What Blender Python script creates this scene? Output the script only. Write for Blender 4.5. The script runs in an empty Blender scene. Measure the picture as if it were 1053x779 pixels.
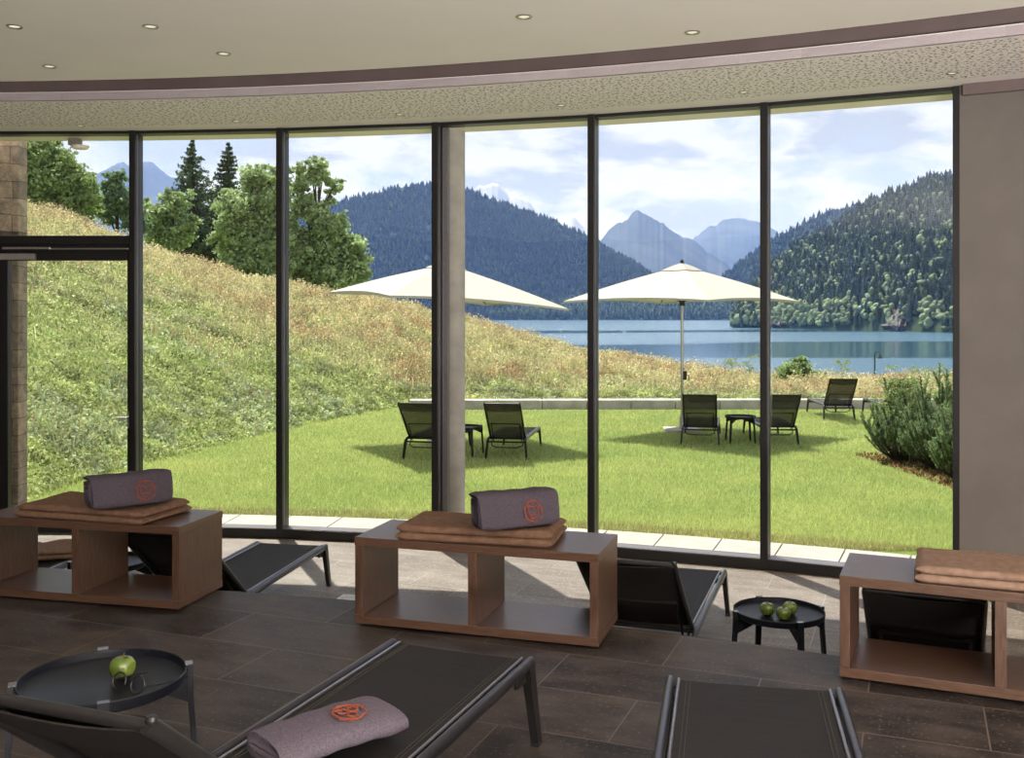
import bpy, bmesh, math, random
import numpy as np
from math import sin, cos, radians as R, pi
from mathutils import Vector, Matrix, Euler
SC = bpy.context.scene
COL = SC.collection
rng = np.random.default_rng(7)
random.seed(7)

# ---------------------------------------------------------------- materials
MATS = {}
def nt(name):
    m = bpy.data.materials.new(name); m.use_nodes = True
    t = m.node_tree; t.nodes.clear()
    out = t.nodes.new('ShaderNodeOutputMaterial')
    MATS[name] = m
    return m, t, out
def N(t, kind, **kw):
    n = t.nodes.new(kind)
    for k, v in kw.items():
        if k.startswith('i_'):
            key = k[2:]
            key = int(key) if key.isdigit() else key.replace('_', ' ')
            n.inputs[key].default_value = v
        else: setattr(n, k, v)
    return n
def L(t, a, ao, b, bi): t.links.new(a.outputs[ao], b.inputs[bi])
def ramp(t, stops, interp='LINEAR'):
    r = t.nodes.new('ShaderNodeValToRGB'); cr = r.color_ramp; cr.interpolation = interp
    while len(cr.elements) < len(stops): cr.elements.new(0.5)
    for e, (p, c) in zip(cr.elements, stops):
        e.position = p; e.color = (*c, 1) if len(c) == 3 else c
    return r
def simple(name, col, rough=0.6, metal=0.0, col2=None, scale=20, stretch=(1, 1, 1), bump=0.0, bscale=None, trans=0.0, spec=0.5, coat=0.0, detail=4.0):
    m, t, out = nt(name)
    b = N(t, 'ShaderNodeBsdfPrincipled', i_Roughness=rough, i_Metallic=metal)
    b.inputs['Specular IOR Level'].default_value = spec
    b.inputs['Coat Weight'].default_value = coat
    tc = N(t, 'ShaderNodeTexCoord'); mp = N(t, 'ShaderNodeMapping'); mp.inputs['Scale'].default_value = stretch
    L(t, tc, 'Object', mp, 'Vector')
    c2 = col2 or tuple(min(1, c * 1.18) for c in col)
    no = N(t, 'ShaderNodeTexNoise', i_Scale=scale, i_Detail=detail); L(t, mp, 0, no, 'Vector')
    rp = ramp(t, [(0.35, col), (0.65, c2)]); L(t, no, 'Fac', rp, 0); L(t, rp, 0, b, 'Base Color')
    if bump:
        n2 = N(t, 'ShaderNodeTexNoise', i_Scale=bscale or scale * 3, i_Detail=3.0); L(t, mp, 0, n2, 'Vector')
        bp = N(t, 'ShaderNodeBump', i_Strength=bump, i_Distance=0.01); L(t, n2, 'Fac', bp, 'Height'); L(t, bp, 0, b, 'Normal')
    if trans:
        tr = N(t, 'ShaderNodeBsdfTranslucent'); mx = N(t, 'ShaderNodeMixShader', i_Fac=trans)
        L(t, rp, 0, tr, 'Color'); L(t, b, 0, mx, 1); L(t, tr, 0, mx, 2); L(t, mx, 0, out, 0)
    else: L(t, b, 0, out, 0)
    return m

def attr_mat(name, rough=0.7, trans=0.3):
    m, t, out = nt(name)
    a = N(t, 'ShaderNodeAttribute', attribute_name='Col')
    b = N(t, 'ShaderNodeBsdfPrincipled', i_Roughness=rough); b.inputs['Specular IOR Level'].default_value = 0.25
    tr = N(t, 'ShaderNodeBsdfTranslucent'); mx = N(t, 'ShaderNodeMixShader', i_Fac=trans)
    L(t, a, 'Color', b, 'Base Color'); L(t, a, 'Color', tr, 'Color')
    L(t, b, 0, mx, 1); L(t, tr, 0, mx, 2); L(t, mx, 0, out, 0)
    return m

wood_h = simple('wood_h', (0.062, 0.031, 0.019), 0.34, col2=(0.098, 0.053, 0.034), scale=9, stretch=(1.2, 14, 14), bump=0.05, bscale=30)
wood_v = simple('wood_v', (0.062, 0.031, 0.019), 0.38, col2=(0.098, 0.053, 0.034), scale=9, stretch=(14, 14, 1.2), bump=0.05, bscale=30)
alu = simple('alu_bronze', (0.075, 0.070, 0.082), 0.30, 0.85, scale=60)
alu_dark = simple('alu_dark', (0.020, 0.018, 0.018), 0.34, 0.4, scale=60)
mullion_sheen = simple('mullion_sheen', (0.13, 0.12, 0.14), 0.35, 0.4, scale=40)  # paler metal, carries the reflected light on the mullion sides as colour
alu_light = simple('alu_bead', (0.30, 0.29, 0.32), 0.28, 0.9, scale=60)
frame_dark = simple('frame_dark', (0.014, 0.013, 0.014), 0.38, 0.3, scale=40)
sill_grey = simple('sill_grey', (0.16, 0.15, 0.16), 0.35, 0.4, scale=40)
plastic_black = simple('plastic_black', (0.012, 0.011, 0.012), 0.4, scale=50)
table_metal = simple('table_metal', (0.0045, 0.0055, 0.010), 0.42, 0.0, spec=0.4, scale=40, bump=0.03, bscale=300)
steel = simple('steel', (0.45, 0.44, 0.42), 0.3, 0.9, scale=40)
grey_plastic = simple('grey_plastic', (0.20, 0.185, 0.17), 0.5, scale=30)
white_metal = simple('white_metal', (0.65, 0.65, 0.66), 0.4, scale=30)
ceil_mat = simple('ceiling_paint', (0.87, 0.815, 0.77), 0.85, col2=(0.89, 0.835, 0.79), scale=2)
fascia_mat = simple('fascia_paint', (0.70, 0.62, 0.66), 0.5, col2=(0.72, 0.64, 0.68), scale=3)
recess_shade_m = simple('recess_shade', (0.12, 0.085, 0.085), 0.6, scale=4)  # dark brown stands for the shade inside the ceiling recess
wall_mat = simple('wall_taupe', (0.135, 0.118, 0.108), 0.75, col2=(0.155, 0.136, 0.122), scale=3)
eave_mat = simple('eave_wood', (0.92, 0.80, 0.66), 0.6, col2=(0.95, 0.88, 0.80), scale=2, stretch=(1, 8, 8))
concrete = simple('concrete', (0.36, 0.33, 0.30), 0.8, col2=(0.47, 0.44, 0.40), scale=6, bump=0.15, bscale=50)
paving = simple('paving', (0.33, 0.305, 0.27), 0.75, col2=(0.39, 0.36, 0.32), scale=5, bump=0.1, bscale=80)
kerb_mat = simple('kerb_concrete', (0.40, 0.36, 0.33), 0.8, col2=(0.55, 0.51, 0.47), scale=4, bump=0.2, bscale=40)
blanket = simple('blanket_wool', (0.13, 0.072, 0.045), 0.95, col2=(0.18, 0.105, 0.07), scale=30, bump=0.25, bscale=300, spec=0.1)
blanket_light = simple('blanket_light', (0.19, 0.12, 0.085), 0.95, col2=(0.24, 0.16, 0.12), scale=30, bump=0.25, bscale=300, spec=0.1)
towel_m = simple('towel_terry', (0.075, 0.062, 0.080), 1.0, col2=(0.125, 0.105, 0.13), scale=230, bump=0.9, bscale=420, spec=0.05)
towel_lit = simple('towel_terry_lit', (0.125, 0.105, 0.135), 1.0, col2=(0.205, 0.175, 0.215), scale=230, bump=0.9, bscale=420, spec=0.05)  # same terry, lightened for the ceiling light on the flat towel
emblem_m = simple('emblem_thread', (0.19, 0.040, 0.018), 0.8, col2=(0.27, 0.062, 0.028), scale=90)
apple_m = simple('apple_skin', (0.075, 0.125, 0.014), 0.22, col2=(0.15, 0.20, 0.035), scale=18, coat=0.3)
stem_m = simple('stem_brown', (0.08, 0.05, 0.02), 0.7)
canopy_m = simple('canopy_fabric', (0.62, 0.59, 0.52), 0.85, col2=(0.65, 0.62, 0.55), scale=8, trans=0.30)
stone_base = None
trunk_m = simple('bark', (0.045, 0.035, 0.028), 0.9, col2=(0.09, 0.07, 0.05), scale=10, stretch=(4, 4, 1), bump=0.5)
glass_lens = None
mulch_m = simple('mulch', (0.16, 0.07, 0.045), 0.95, col2=(0.32, 0.17, 0.11), scale=25, bump=0.8, bscale=60)
leaf_m = attr_mat('leaf', 0.6, 0.35)
grass_m = attr_mat('grass_blades', 0.7, 0.35)
boat_m = simple('boat_white', (0.75, 0.75, 0.73), 0.4)
lamp_m = simple('lamp_teal', (0.05, 0.09, 0.10), 0.5, 0.3)

def sling(name, base, alpha):
    m, t, out = nt(name)
    b = N(t, 'ShaderNodeBsdfPrincipled', i_Roughness=0.62)
    b.inputs['Specular IOR Level'].default_value = 0.22
    tc = N(t, 'ShaderNodeTexCoord')
    w1 = N(t, 'ShaderNodeTexWave', i_Scale=95.0, i_Distortion=0.6, bands_direction='Y'); L(t, tc, 'Object', w1, 'Vector')
    mp = N(t, 'ShaderNodeMapping'); mp.inputs['Scale'].default_value = (6, 160, 60); L(t, tc, 'Object', mp, 'Vector')
    no = N(t, 'ShaderNodeTexNoise', i_Scale=1.0, i_Detail=2.0); L(t, mp, 0, no, 'Vector')
    rp = ramp(t, [(0.3, base), (0.7, tuple(c * 2.0 for c in base))]); L(t, no, 'Fac', rp, 0); L(t, rp, 0, b, 'Base Color')
    bp = N(t, 'ShaderNodeBump', i_Strength=0.25, i_Distance=0.002); L(t, w1, 'Fac', bp, 'Height'); L(t, bp, 0, b, 'Normal')
    tr = N(t, 'ShaderNodeBsdfTransparent'); mx = N(t, 'ShaderNodeMixShader', i_Fac=alpha)
    L(t, b, 0, mx, 1); L(t, tr, 0, mx, 2); L(t, mx, 0, out, 0)
    return m
sling_in = sling('sling_mesh', (0.0095, 0.0078, 0.0072), 0.04)
sling_out = sling('sling_mesh_open', (0.045, 0.04, 0.035), 0.30)

def pane_mat(name='glass_pane', tint=(0.985, 0.99, 0.985), rough=0.0, k=0.9):
    m, t, out = nt(name)
    tr = N(t, 'ShaderNodeBsdfTransparent', i_Color=(*tint, 1)); g = N(t, 'ShaderNodeBsdfGlossy', i_Roughness=rough)
    lw = N(t, 'ShaderNodeLayerWeight', i_Blend=0.5); pw = N(t, 'ShaderNodeMath', operation='POWER'); pw.inputs[1].default_value = 5.0
    ml = N(t, 'ShaderNodeMath', operation='MULTIPLY_ADD'); ml.inputs[1].default_value = 0.9 * k; ml.inputs[2].default_value = 0.03 * k
    L(t, lw, 'Facing', pw, 0); L(t, pw, 0, ml, 0); mx = N(t, 'ShaderNodeMixShader')
    L(t, ml, 0, mx, 0); L(t, tr, 0, mx, 1); L(t, g, 0, mx, 2); L(t, mx, 0, out, 0)
    return m
glass_m = pane_mat()
lens_m = pane_mat('lens', (0.90, 0.90, 0.93), 0.0, 0.9)

def tile_mat(name, c1, c2, grout, r0=0.30, r1_=0.55, spec=0.5):
    m, t, out = nt(name)
    b = N(t, 'ShaderNodeBsdfPrincipled', i_Roughness=0.45)
    tc = N(t, 'ShaderNodeTexCoord'); mp = N(t, 'ShaderNodeMapping'); mp.inputs['Rotation'].default_value = (0, 0, R(21.5))
    mp.inputs['Location'].default_value = (0.18, 0.30, 0)
    L(t, tc, 'Object', mp, 'Vector')
    br = N(t, 'ShaderNodeTexBrick', offset=0.5, i_Scale=1.0, i_Mortar_Size=0.0035, i_Mortar_Smooth=0.3, i_Brick_Width=0.88, i_Row_Height=0.44, i_Bias=0.0)
    br.inputs['Color1'].default_value = (0.30, 0.30, 0.30, 1); br.inputs['Color2'].default_value = (0.62, 0.62, 0.62, 1); br.inputs['Mortar'].default_value = (0.5, 0.5, 0.5, 1)
    L(t, mp, 0, br, 'Vector')
    n1 = N(t, 'ShaderNodeTexNoise', i_Scale=3.0, i_Detail=8.0, i_Roughness=0.65); 
    m2 = N(t, 'ShaderNodeMapping'); m2.inputs['Scale'].default_value = (1.0, 2.4, 1); L(t, mp, 0, m2, 'Vector'); L(t, m2, 0, n1, 'Vector')
    ad = N(t, 'ShaderNodeMix', data_type='RGBA', blend_type='MIX', i_0=0.35)
    L(t, n1, 'Fac', ad, 6); L(t, br, 'Color', ad, 7)
    rp = ramp(t, [(0.40, c1), (0.60, c2)]); L(t, ad, 2, rp, 0)
    # fine speckle
    n3 = N(t, 'ShaderNodeTexNoise', i_Scale=60.0, i_Detail=3.0); L(t, mp, 0, n3, 'Vector')
    r3 = ramp(t, [(0.60, (0, 0, 0)), (0.70, (1, 1, 1))]); L(t, n3, 'Fac', r3, 0)
    mxs = N(t, 'ShaderNodeMix', data_type='RGBA', blend_type='MIX'); mxs.inputs[7].default_value = (*[min(1, c * 1.9) for c in c2], 1)
    sm = N(t, 'ShaderNodeMath', operation='MULTIPLY'); sm.inputs[1].default_value = 0.8
    L(t, r3, 0, sm, 0); L(t, sm, 0, mxs, 0); L(t, rp, 0, mxs, 6)
    mx = N(t, 'ShaderNodeMix', data_type='RGBA', blend_type='MIX'); mx.inputs[7].default_value = (*grout, 1)
    L(t, br, 'Fac', mx, 0); L(t, mxs, 2, mx, 6); L(t, mx, 2, b, 'Base Color')
    r2 = N(t, 'ShaderNodeMapRange'); r2.inputs['To Min'].default_value = r0; r2.inputs['To Max'].default_value = r1_; b.inputs['Specular IOR Level'].default_value = spec
    L(t, n1, 'Fac', r2, 'Value'); L(t, r2, 0, b, 'Roughness')
    bp = N(t, 'ShaderNodeBump', i_Strength=0.25, i_Distance=0.004); L(t, n1, 'Fac', bp, 'Height'); L(t, bp, 0, b, 'Normal')
    L(t, b, 0, out, 0)
    return m
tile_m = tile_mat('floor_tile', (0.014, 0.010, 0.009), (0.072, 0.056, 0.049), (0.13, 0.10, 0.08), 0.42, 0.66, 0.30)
tile_sunlit = tile_mat('floor_tile_sunlit', (0.13, 0.105, 0.085), (0.23, 0.20, 0.17), (0.30, 0.27, 0.23), 0.40, 0.65, 0.4)  # same tile as above, colour lightened so the sun patch looks bright

def perf_mat():
    m, t, out = nt('perforated_board')
    b = N(t, 'ShaderNodeBsdfPrincipled', i_Roughness=0.85)
    tc = N(t, 'ShaderNodeTexCoord')
    vo = N(t, 'ShaderNodeTexVoronoi', i_Scale=17.0, i_Randomness=0.85, voronoi_dimensions='2D'); L(t, tc, 'Object', vo, 'Vector')
    v2 = N(t, 'ShaderNodeTexVoronoi', i_Scale=26.0, i_Randomness=0.9, voronoi_dimensions='2D'); L(t, tc, 'Object', v2, 'Vector')
    r1 = ramp(t, [(0.15, (1, 1, 1)), (0.19, (0, 0, 0))]); r2 = ramp(t, [(0.14, (1, 1, 1)), (0.18, (0, 0, 0))])
    L(t, vo, 'Distance', r1, 0); L(t, v2, 'Distance', r2, 0)
    mxh = N(t, 'ShaderNodeMath', operation='MAXIMUM'); L(t, r1, 0, mxh, 0); L(t, r2, 0, mxh, 1)
    # radial limits of the drilled field
    sub = N(t, 'ShaderNodeVectorMath', operation='SUBTRACT'); sub.inputs[1].default_value = (-4.73, -8.04, 0)
    sx = N(t, 'ShaderNodeSeparateXYZ'); cx = N(t, 'ShaderNodeCombineXYZ'); ln = N(t, 'ShaderNodeVectorMath', operation='LENGTH')
    L(t, tc, 'Object', sub, 0); L(t, sub, 0, sx, 0); L(t, sx, 0, cx, 0); L(t, sx, 1, cx, 1); L(t, cx, 0, ln, 0)
    g1 = N(t, 'ShaderNodeMath', operation='GREATER_THAN'); g1.inputs[1].default_value = 16.52
    g2 = N(t, 'ShaderNodeMath', operation='LESS_THAN'); g2.inputs[1].default_value = 17.60
    L(t, ln, 'Value', g1, 0); L(t, ln, 'Value', g2, 0)
    m1 = N(t, 'ShaderNodeMath', operation='MULTIPLY'); m2 = N(t, 'ShaderNodeMath', operation='MULTIPLY')
    L(t, g1, 0, m1, 0); L(t, g2, 0, m1, 1); L(t, m1, 0, m2, 0); L(t, mxh, 0, m2, 1)
    mx = N(t, 'ShaderNodeMix', data_type='RGBA'); mx.inputs[6].default_value = (0.93, 0.86, 0.85, 1); mx.inputs[7].default_value = (0.19, 0.165, 0.125, 1)
    L(t, m2, 0, mx, 0); L(t, mx, 2, b, 'Base Color'); L(t, b, 0, out, 0)
    return m
perf_m = perf_mat()

def stone_mat():
    m, t, out = nt('stone_wall')
    b = N(t, 'ShaderNodeBsdfPrincipled', i_Roughness=0.9)
    tc = N(t, 'ShaderNodeTexCoord'); mp = N(t, 'ShaderNodeMapping'); mp.inputs['Rotation'].default_value = (R(-90), 0, 0)
    L(t, tc, 'Object', mp, 'Vector')
    nz = N(t, 'ShaderNodeTexNoise', i_Scale=2.5, i_Detail=2.0); L(t, mp, 0, nz, 'Vector')
    mv = N(t, 'ShaderNodeMix', data_type='RGBA', i_0=0.06); L(t, mp, 0, mv, 6); L(t, nz, 'Color', mv, 7)
    br = N(t, 'ShaderNodeTexBrick', offset=0.4, squash=0.6, squash_frequency=3, i_Scale=1.0, i_Mortar_Size=0.005, i_Mortar_Smooth=0.8, i_Brick_Width=0.36, i_Row_Height=0.165)
    br.inputs['Color1'].default_value = (0.52, 0.42, 0.31, 1); br.inputs['Color2'].default_value = (0.28, 0.235, 0.19, 1); br.inputs['Mortar'].default_value = (0.10, 0.085, 0.07, 1)
    L(t, mv, 2, br, 'Vector')
    n2 = N(t, 'ShaderNodeTexNoise', i_Scale=9.0, i_Detail=8.0, i_Roughness=0.7); L(t, tc, 'Object', n2, 'Vector')
    r2 = ramp(t, [(0.3, (0.40, 0.40, 0.42)), (0.7, (1.3, 1.25, 1.15))]); L(t, n2, 'Fac', r2, 0)
    ml = N(t, 'ShaderNodeMix', data_type='RGBA', blend_type='MULTIPLY', i_0=1.0); L(t, br, 'Color', ml, 6); L(t, r2, 0, ml, 7)
    L(t, ml, 2, b, 'Base Color')
    bp = N(t, 'ShaderNodeBump', i_Strength=0.9, i_Distance=0.03); L(t, n2, 'Fac', bp, 'Height'); L(t, bp, 0, b, 'Normal')
    L(t, b, 0, out, 0); return m
stone_m = stone_mat()

def ground_mat(name, stops, scale, s2=None):
    m, t, out = nt(name)
    b = N(t, 'ShaderNodeBsdfPrincipled', i_Roughness=0.95); b.inputs['Specular IOR Level'].default_value = 0.1
    tc = N(t, 'ShaderNodeTexCoord')
    n1 = N(t, 'ShaderNodeTexNoise', i_Scale=scale, i_Detail=10.0, i_Roughness=0.7); L(t, tc, 'Object', n1, 'Vector')
    rp = ramp(t, stops); L(t, n1, 'Fac', rp, 0); L(t, rp, 0, b, 'Base Color')
    n2 = N(t, 'ShaderNodeTexNoise', i_Scale=s2 or scale * 8, i_Detail=4.0); L(t, tc, 'Object', n2, 'Vector')
    bp = N(t, 'ShaderNodeBump', i_Strength=0.6, i_Distance=0.05); L(t, n2, 'Fac', bp, 'Height'); L(t, bp, 0, b, 'Normal')
    L(t, b, 0, out, 0); return m
ground_m = ground_mat('grass_ground', [(0.3, (0.08, 0.13, 0.025)), (0.5, (0.14, 0.19, 0.045)), (0.7, (0.22, 0.22, 0.08))], 1.6)

# ---------------------------------------------------------------- mesh helpers
class MB:
    def __init__(s): s.v = []; s.f = []
    def add(s, vs, fs):
        o = len(s.v); s.v += [tuple(v) for v in vs]; s.f += [tuple(i + o for i in f) for f in fs]; return s
    def box(s, c, size, rz=0.0, bev=0.0, M=None):
        hx, hy, hz = [q / 2 for q in size]
        bm = bmesh.new(); bmesh.ops.create_cube(bm, size=1)
        for v in bm.verts: v.co = Vector((v.co.x * size[0], v.co.y * size[1], v.co.z * size[2]))
        if bev: bmesh.ops.bevel(bm, geom=bm.edges[:], offset=bev, segments=2, profile=0.5, affect='EDGES')
        T = Matrix.Translation(c) @ (M if M is not None else Matrix.Rotation(rz, 4, 'Z'))
        bm.verts.index_update()
        s.add([T @ v.co for v in bm.verts], [[v.index for v in f.verts] for f in bm.faces]); bm.free(); return s
    def tube(s, pts, r, n=10, sy=1.0, closed=False, up=None, cap=True):
        pts = [Vector(p) for p in pts]; m = len(pts)
        rs = r if isinstance(r, (list, tuple)) else [r] * m
        vs = []; fs = []; ref = None
        for i, p in enumerate(pts):
            if closed: d = pts[(i + 1) % m] - pts[i - 1]
            else: d = pts[min(i + 1, m - 1)] - pts[max(i - 1, 0)]
            d.normalize()
            if ref is None:
                ref = Vector(up) if up else (Vector((0, 0, 1)) if abs(d.z) < 0.9 else Vector((1, 0, 0)))
            a = d.cross(ref).normalized(); b = a.cross(d).normalized(); 
            if not up: ref = b
            for k in range(n):
                q = 2 * pi * (k + 0.5) / n
                vs.append(p + a * cos(q) * rs[i] + b * sin(q) * rs[i] * sy)
        for i in range(m - 1 if not closed else m):
            for k in range(n):
                j = (i + 1) % m
                fs.append((i * n + k, i * n + (k + 1) % n, j * n + (k + 1) % n, j * n + k))
        if cap and not closed:
            fs.append(tuple(range(n))[::-1]); fs.append(tuple((m - 1) * n + k for k in range(n)))
        return s.add(vs, fs)
    def lathe(s, prof, n=32, c=(0, 0, 0)):
        vs = []; fs = []
        for r, z in prof:
            for k in range(n):
                a = 2 * pi * k / n; vs.append((c[0] + r * cos(a), c[1] + r * sin(a), c[2] + z))
        for i in range(len(prof) - 1):
            for k in range(n): fs.append((i * n + k, i * n + (k + 1) % n, (i + 1) * n + (k + 1) % n, (i + 1) * n + k))
        return s.add(vs, fs)
    def prism(s, poly, z0, z1):
        n = len(poly)
        vs = [(x, y, z0) for x, y in poly] + [(x, y, z1) for x, y in poly]
        fs = [tuple(range(n))[::-1], tuple(range(n, 2 * n))] + [(i, (i + 1) % n, n + (i + 1) % n, n + i) for i in range(n)]
        return s.add(vs, fs)
    def sheet(s, rows, th=0.0):
        """rows: grid of points, th: thickness along -normal approx z"""
        nr, nc = len(rows), len(rows[0])
        top = [Vector(p) for r_ in rows for p in r_]
        fs = [(i * nc + j, i * nc + j + 1, (i + 1) * nc + j + 1, (i + 1) * nc + j) for i in range(nr - 1) for j in range(nc - 1)]
        if not th: return s.add(top, fs)
        nor = [Vector((0, 0, 0)) for _ in top]
        for f in fs:
            n_ = (top[f[1]] - top[f[0]]).cross(top[f[3]] - top[f[0]])
            for k in f: nor[k] += n_
        bot = [p - n_.normalized() * th for p, n_ in zip(top, nor)]
        o = len(top)
        f2 = [tuple(k + o for k in f[::-1]) for f in fs]
        ring = [j for j in range(nc)] + [i * nc + nc - 1 for i in range(1, nr)] + [(nr - 1) * nc + j for j in range(nc - 2, -1, -1)] + [i * nc for i in range(nr - 2, 0, -1)]
        f3 = [(ring[k], ring[k] + o, ring[(k + 1) % len(ring)] + o, ring[(k + 1) % len(ring)]) for k in range(len(ring))]
        return s.add(top + bot, fs + f2 + f3)
    def build(s, name, m, parent=None, smooth=False, fix=True, loc=None, rz=None):
        me = bpy.data.meshes.new(name); me.from_pydata(s.v, [], s.f); me.materials.append(m)
        if fix:
            bm = bmesh.new(); bm.from_mesh(me); bmesh.ops.recalc_face_normals(bm, faces=bm.faces[:]); bm.to_mesh(me); bm.free()
        if smooth:
            me.polygons.foreach_set('use_smooth', [True] * len(me.polygons))
            try: me.set_sharp_from_angle(angle=R(40))
            except Exception: pass
        o = bpy.data.objects.new(name, me); COL.objects.link(o)
        if parent: o.parent = parent
        if loc is not None: o.location = loc
        if rz is not None: o.rotation_euler = (0, 0, rz)
        return o
def tag(o, label=None, cat=None, group=None, kind=None):
    if label: o['label'] = label
    if cat: o['category'] = cat
    if group: o['group'] = group
    if kind: o['kind'] = kind
    return o
def empty(name, loc=(0, 0, 0), rz=0.0, label=None, cat=None, group=None, kind=None):
    o = bpy.data.objects.new(name, None); COL.objects.link(o); o.empty_display_size = 0.1
    o.location = loc; o.rotation_euler = (0, 0, rz)
    return tag(o, label, cat, group, kind)
def copy_tree(o, parent=None):
    c = o.copy(); COL.objects.link(c)
    if parent: c.parent = parent
    for ch in [q for q in o.children]: copy_tree(ch, c)
    return c
def struct(o): o['kind'] = 'structure'; return o
def fastmesh(name, verts, faces_flat, k, m, cols=None, parent=None):
    """verts (n,3) np, faces_flat (m,k) np, cols (n,3) per-vertex"""
    me = bpy.data.meshes.new(name)
    nv, nf = len(verts), len(faces_flat)
    me.vertices.add(nv); me.vertices.foreach_set('co', np.asarray(verts, np.float32).ravel())
    me.loops.add(nf * k); me.loops.foreach_set('vertex_index', np.asarray(faces_flat, np.int32).ravel())
    me.polygons.add(nf); me.polygons.foreach_set('loop_start', np.arange(0, nf * k, k, dtype=np.int32))
    try: me.polygons.foreach_set('loop_total', np.full(nf, k, np.int32))
    except Exception: pass
    me.update(calc_edges=True)
    if cols is not None:
        ca = me.color_attributes.new('Col', 'FLOAT_COLOR', 'POINT')
        c4 = np.ones((nv, 4), np.float32); c4[:, :3] = cols
        ca.data.foreach_set('color', c4.ravel())
    me.materials.append(m)
    o = bpy.data.objects.new(name, me); COL.objects.link(o)
    if parent: o.parent = parent
    return o

# ---------------------------------------------------------------- plan constants (metres)
CX, CY = -4.73, -8.04            # centre of the curved plan
ZL = -0.54                       # sunken floor along the glass
ZG = -0.58                       # lawn
RW = 17.93                       # glass line
def pol(r, th, z=None):
    p = (CX + r * sin(R(th)), CY + r * cos(R(th)))
    return p if z is None else (*p, z)
def arc(r, a, b, n): return [pol(r, a + (b - a) * i / n) for i in range(n + 1)]
def annulus(r0, r1, a, b, z0, z1, n=40): return MB().prism(arc(r0, a, b, n) + arc(r1, b, a, n), z0, z1)

# ---------------------------------------------------------------- light and air settings
HAZE = 0.00016
SKY = 1.0
SUN = 9.0
EXPO = 0.0
CLOUD = (0.6, 0.2, 0.35)
FILL_LAMPS = [((3.6, -2.6, 0.6), (R(180 - 15), 0, 0), 3.2, 0.9, 1600), ((0.9, -4.6, 0.6), (R(180 - 15), 0, 0), 2.2, 0.9, 900)]  # unseen area lamps added behind the camera to brighten the ceiling
# ---------------------------------------------------------------- room shell
struct(MB().prism(arc(14.23, -15.5, 54, 90) + [(6.8, -6), (-8.55, -6)], -0.54, 0.0).build('floor', tile_m))
struct(MB().prism(arc(18.02, -12, 40, 80) + [(6.8, -6), (-8.55, -6)], -0.75, ZL).build('floor_lower', tile_sunlit))
struct(MB().prism(arc(16.1, -12.5, 46, 90) + [(6.9, -6.1), (-8.7, -6.1)], 3.41, 3.60).build('ceiling', ceil_mat, smooth=False))
struct(annulus(16.45, 18.05, -12.5, 46, 3.33, 3.40).build('ceiling_soffit', perf_m))
struct(annulus(16.45, 16.47, -12.5, 46, 3.33, 3.395).build('trim_1', fascia_mat))
struct(annulus(16.56, 16.66, -12.5, 46, 3.40, 3.62).build('trim_2', recess_shade_m))
struct(annulus(15.9, 16.66, -12.5, 46, 3.62, 3.64).build('ceiling_recess', recess_shade_m))
struct(MB().prism(arc(18.3, -14, 48, 80) + [(9.3, -6.4), (-9.4, -6.4)], 3.66, 3.85).build('roof', concrete))
struct(annulus(18.03, 18.3, -12.5, 46, 3.31, 3.66).build('roof_eave', eave_mat))
# the right-hand wall and the rest of the room
struct(annulus(17.83, 18.05, 27.22, 40, ZL, 3.33, 24).build('wall_front', wall_mat))
struct(annulus(17.79, 17.83, 27.30, 40, 3.245, 3.33, 24).build('trim_shade_strip', recess_shade_m))  # dark strip painted in for the shadow gap above the wall
px, py = pol(17.94, 40)
struct(MB().box((px + 0.1, (py - 6) / 2, 1.43), (0.2, py + 6.1, 3.98)).build('wall_right', wall_mat))
struct(MB().box((-8.65, 1.75, 1.43), (0.2, 15.5, 3.98)).build('wall_left', wall_mat))
struct(MB().box((-0.9, -6.1, 1.43), (15.7, 0.2, 3.98)).build('wall_back', wall_mat))

# glazing : one mullion every 4.66 degrees
TH = [-10.52, -5.86, -1.2, 3.52, 8.17, 13.03, 17.69, 22.45, 27.16]
for i, th in enumerate(TH):
    r = (RW, th)
    m = MB().box((0, 0, 0), (0.062, 0.18, 3.87), bev=0.004)
    m.box((0.033, 0.0, 0), (0.006, 0.05, 3.87))
    z0 = 1.395
    if i == 2:       # above the door only, the door leaf closes below
        m = MB().box((0, 0, 0), (0.062, 0.18, 3.87), bev=0.004)
    o = struct(m.build('trim_mullion', frame_dark, loc=pol(RW, th, z0), rz=R(-th)))
    MB().box((0.0325, -0.012, 0), (0.004, 0.10, 3.80)).build('sheen_strip', mullion_sheen, o)  # thin strip, its lighter colour stands for the lit mullion side
    if i == 5:       # the wider double mullion beside the column
        struct(MB().box((0.068, 0.045, 0), (0.05, 0.07, 3.80)).build('trim_mullion', sill_grey, loc=pol(RW, th, z0), rz=R(-th)))
wn = 0
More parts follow.
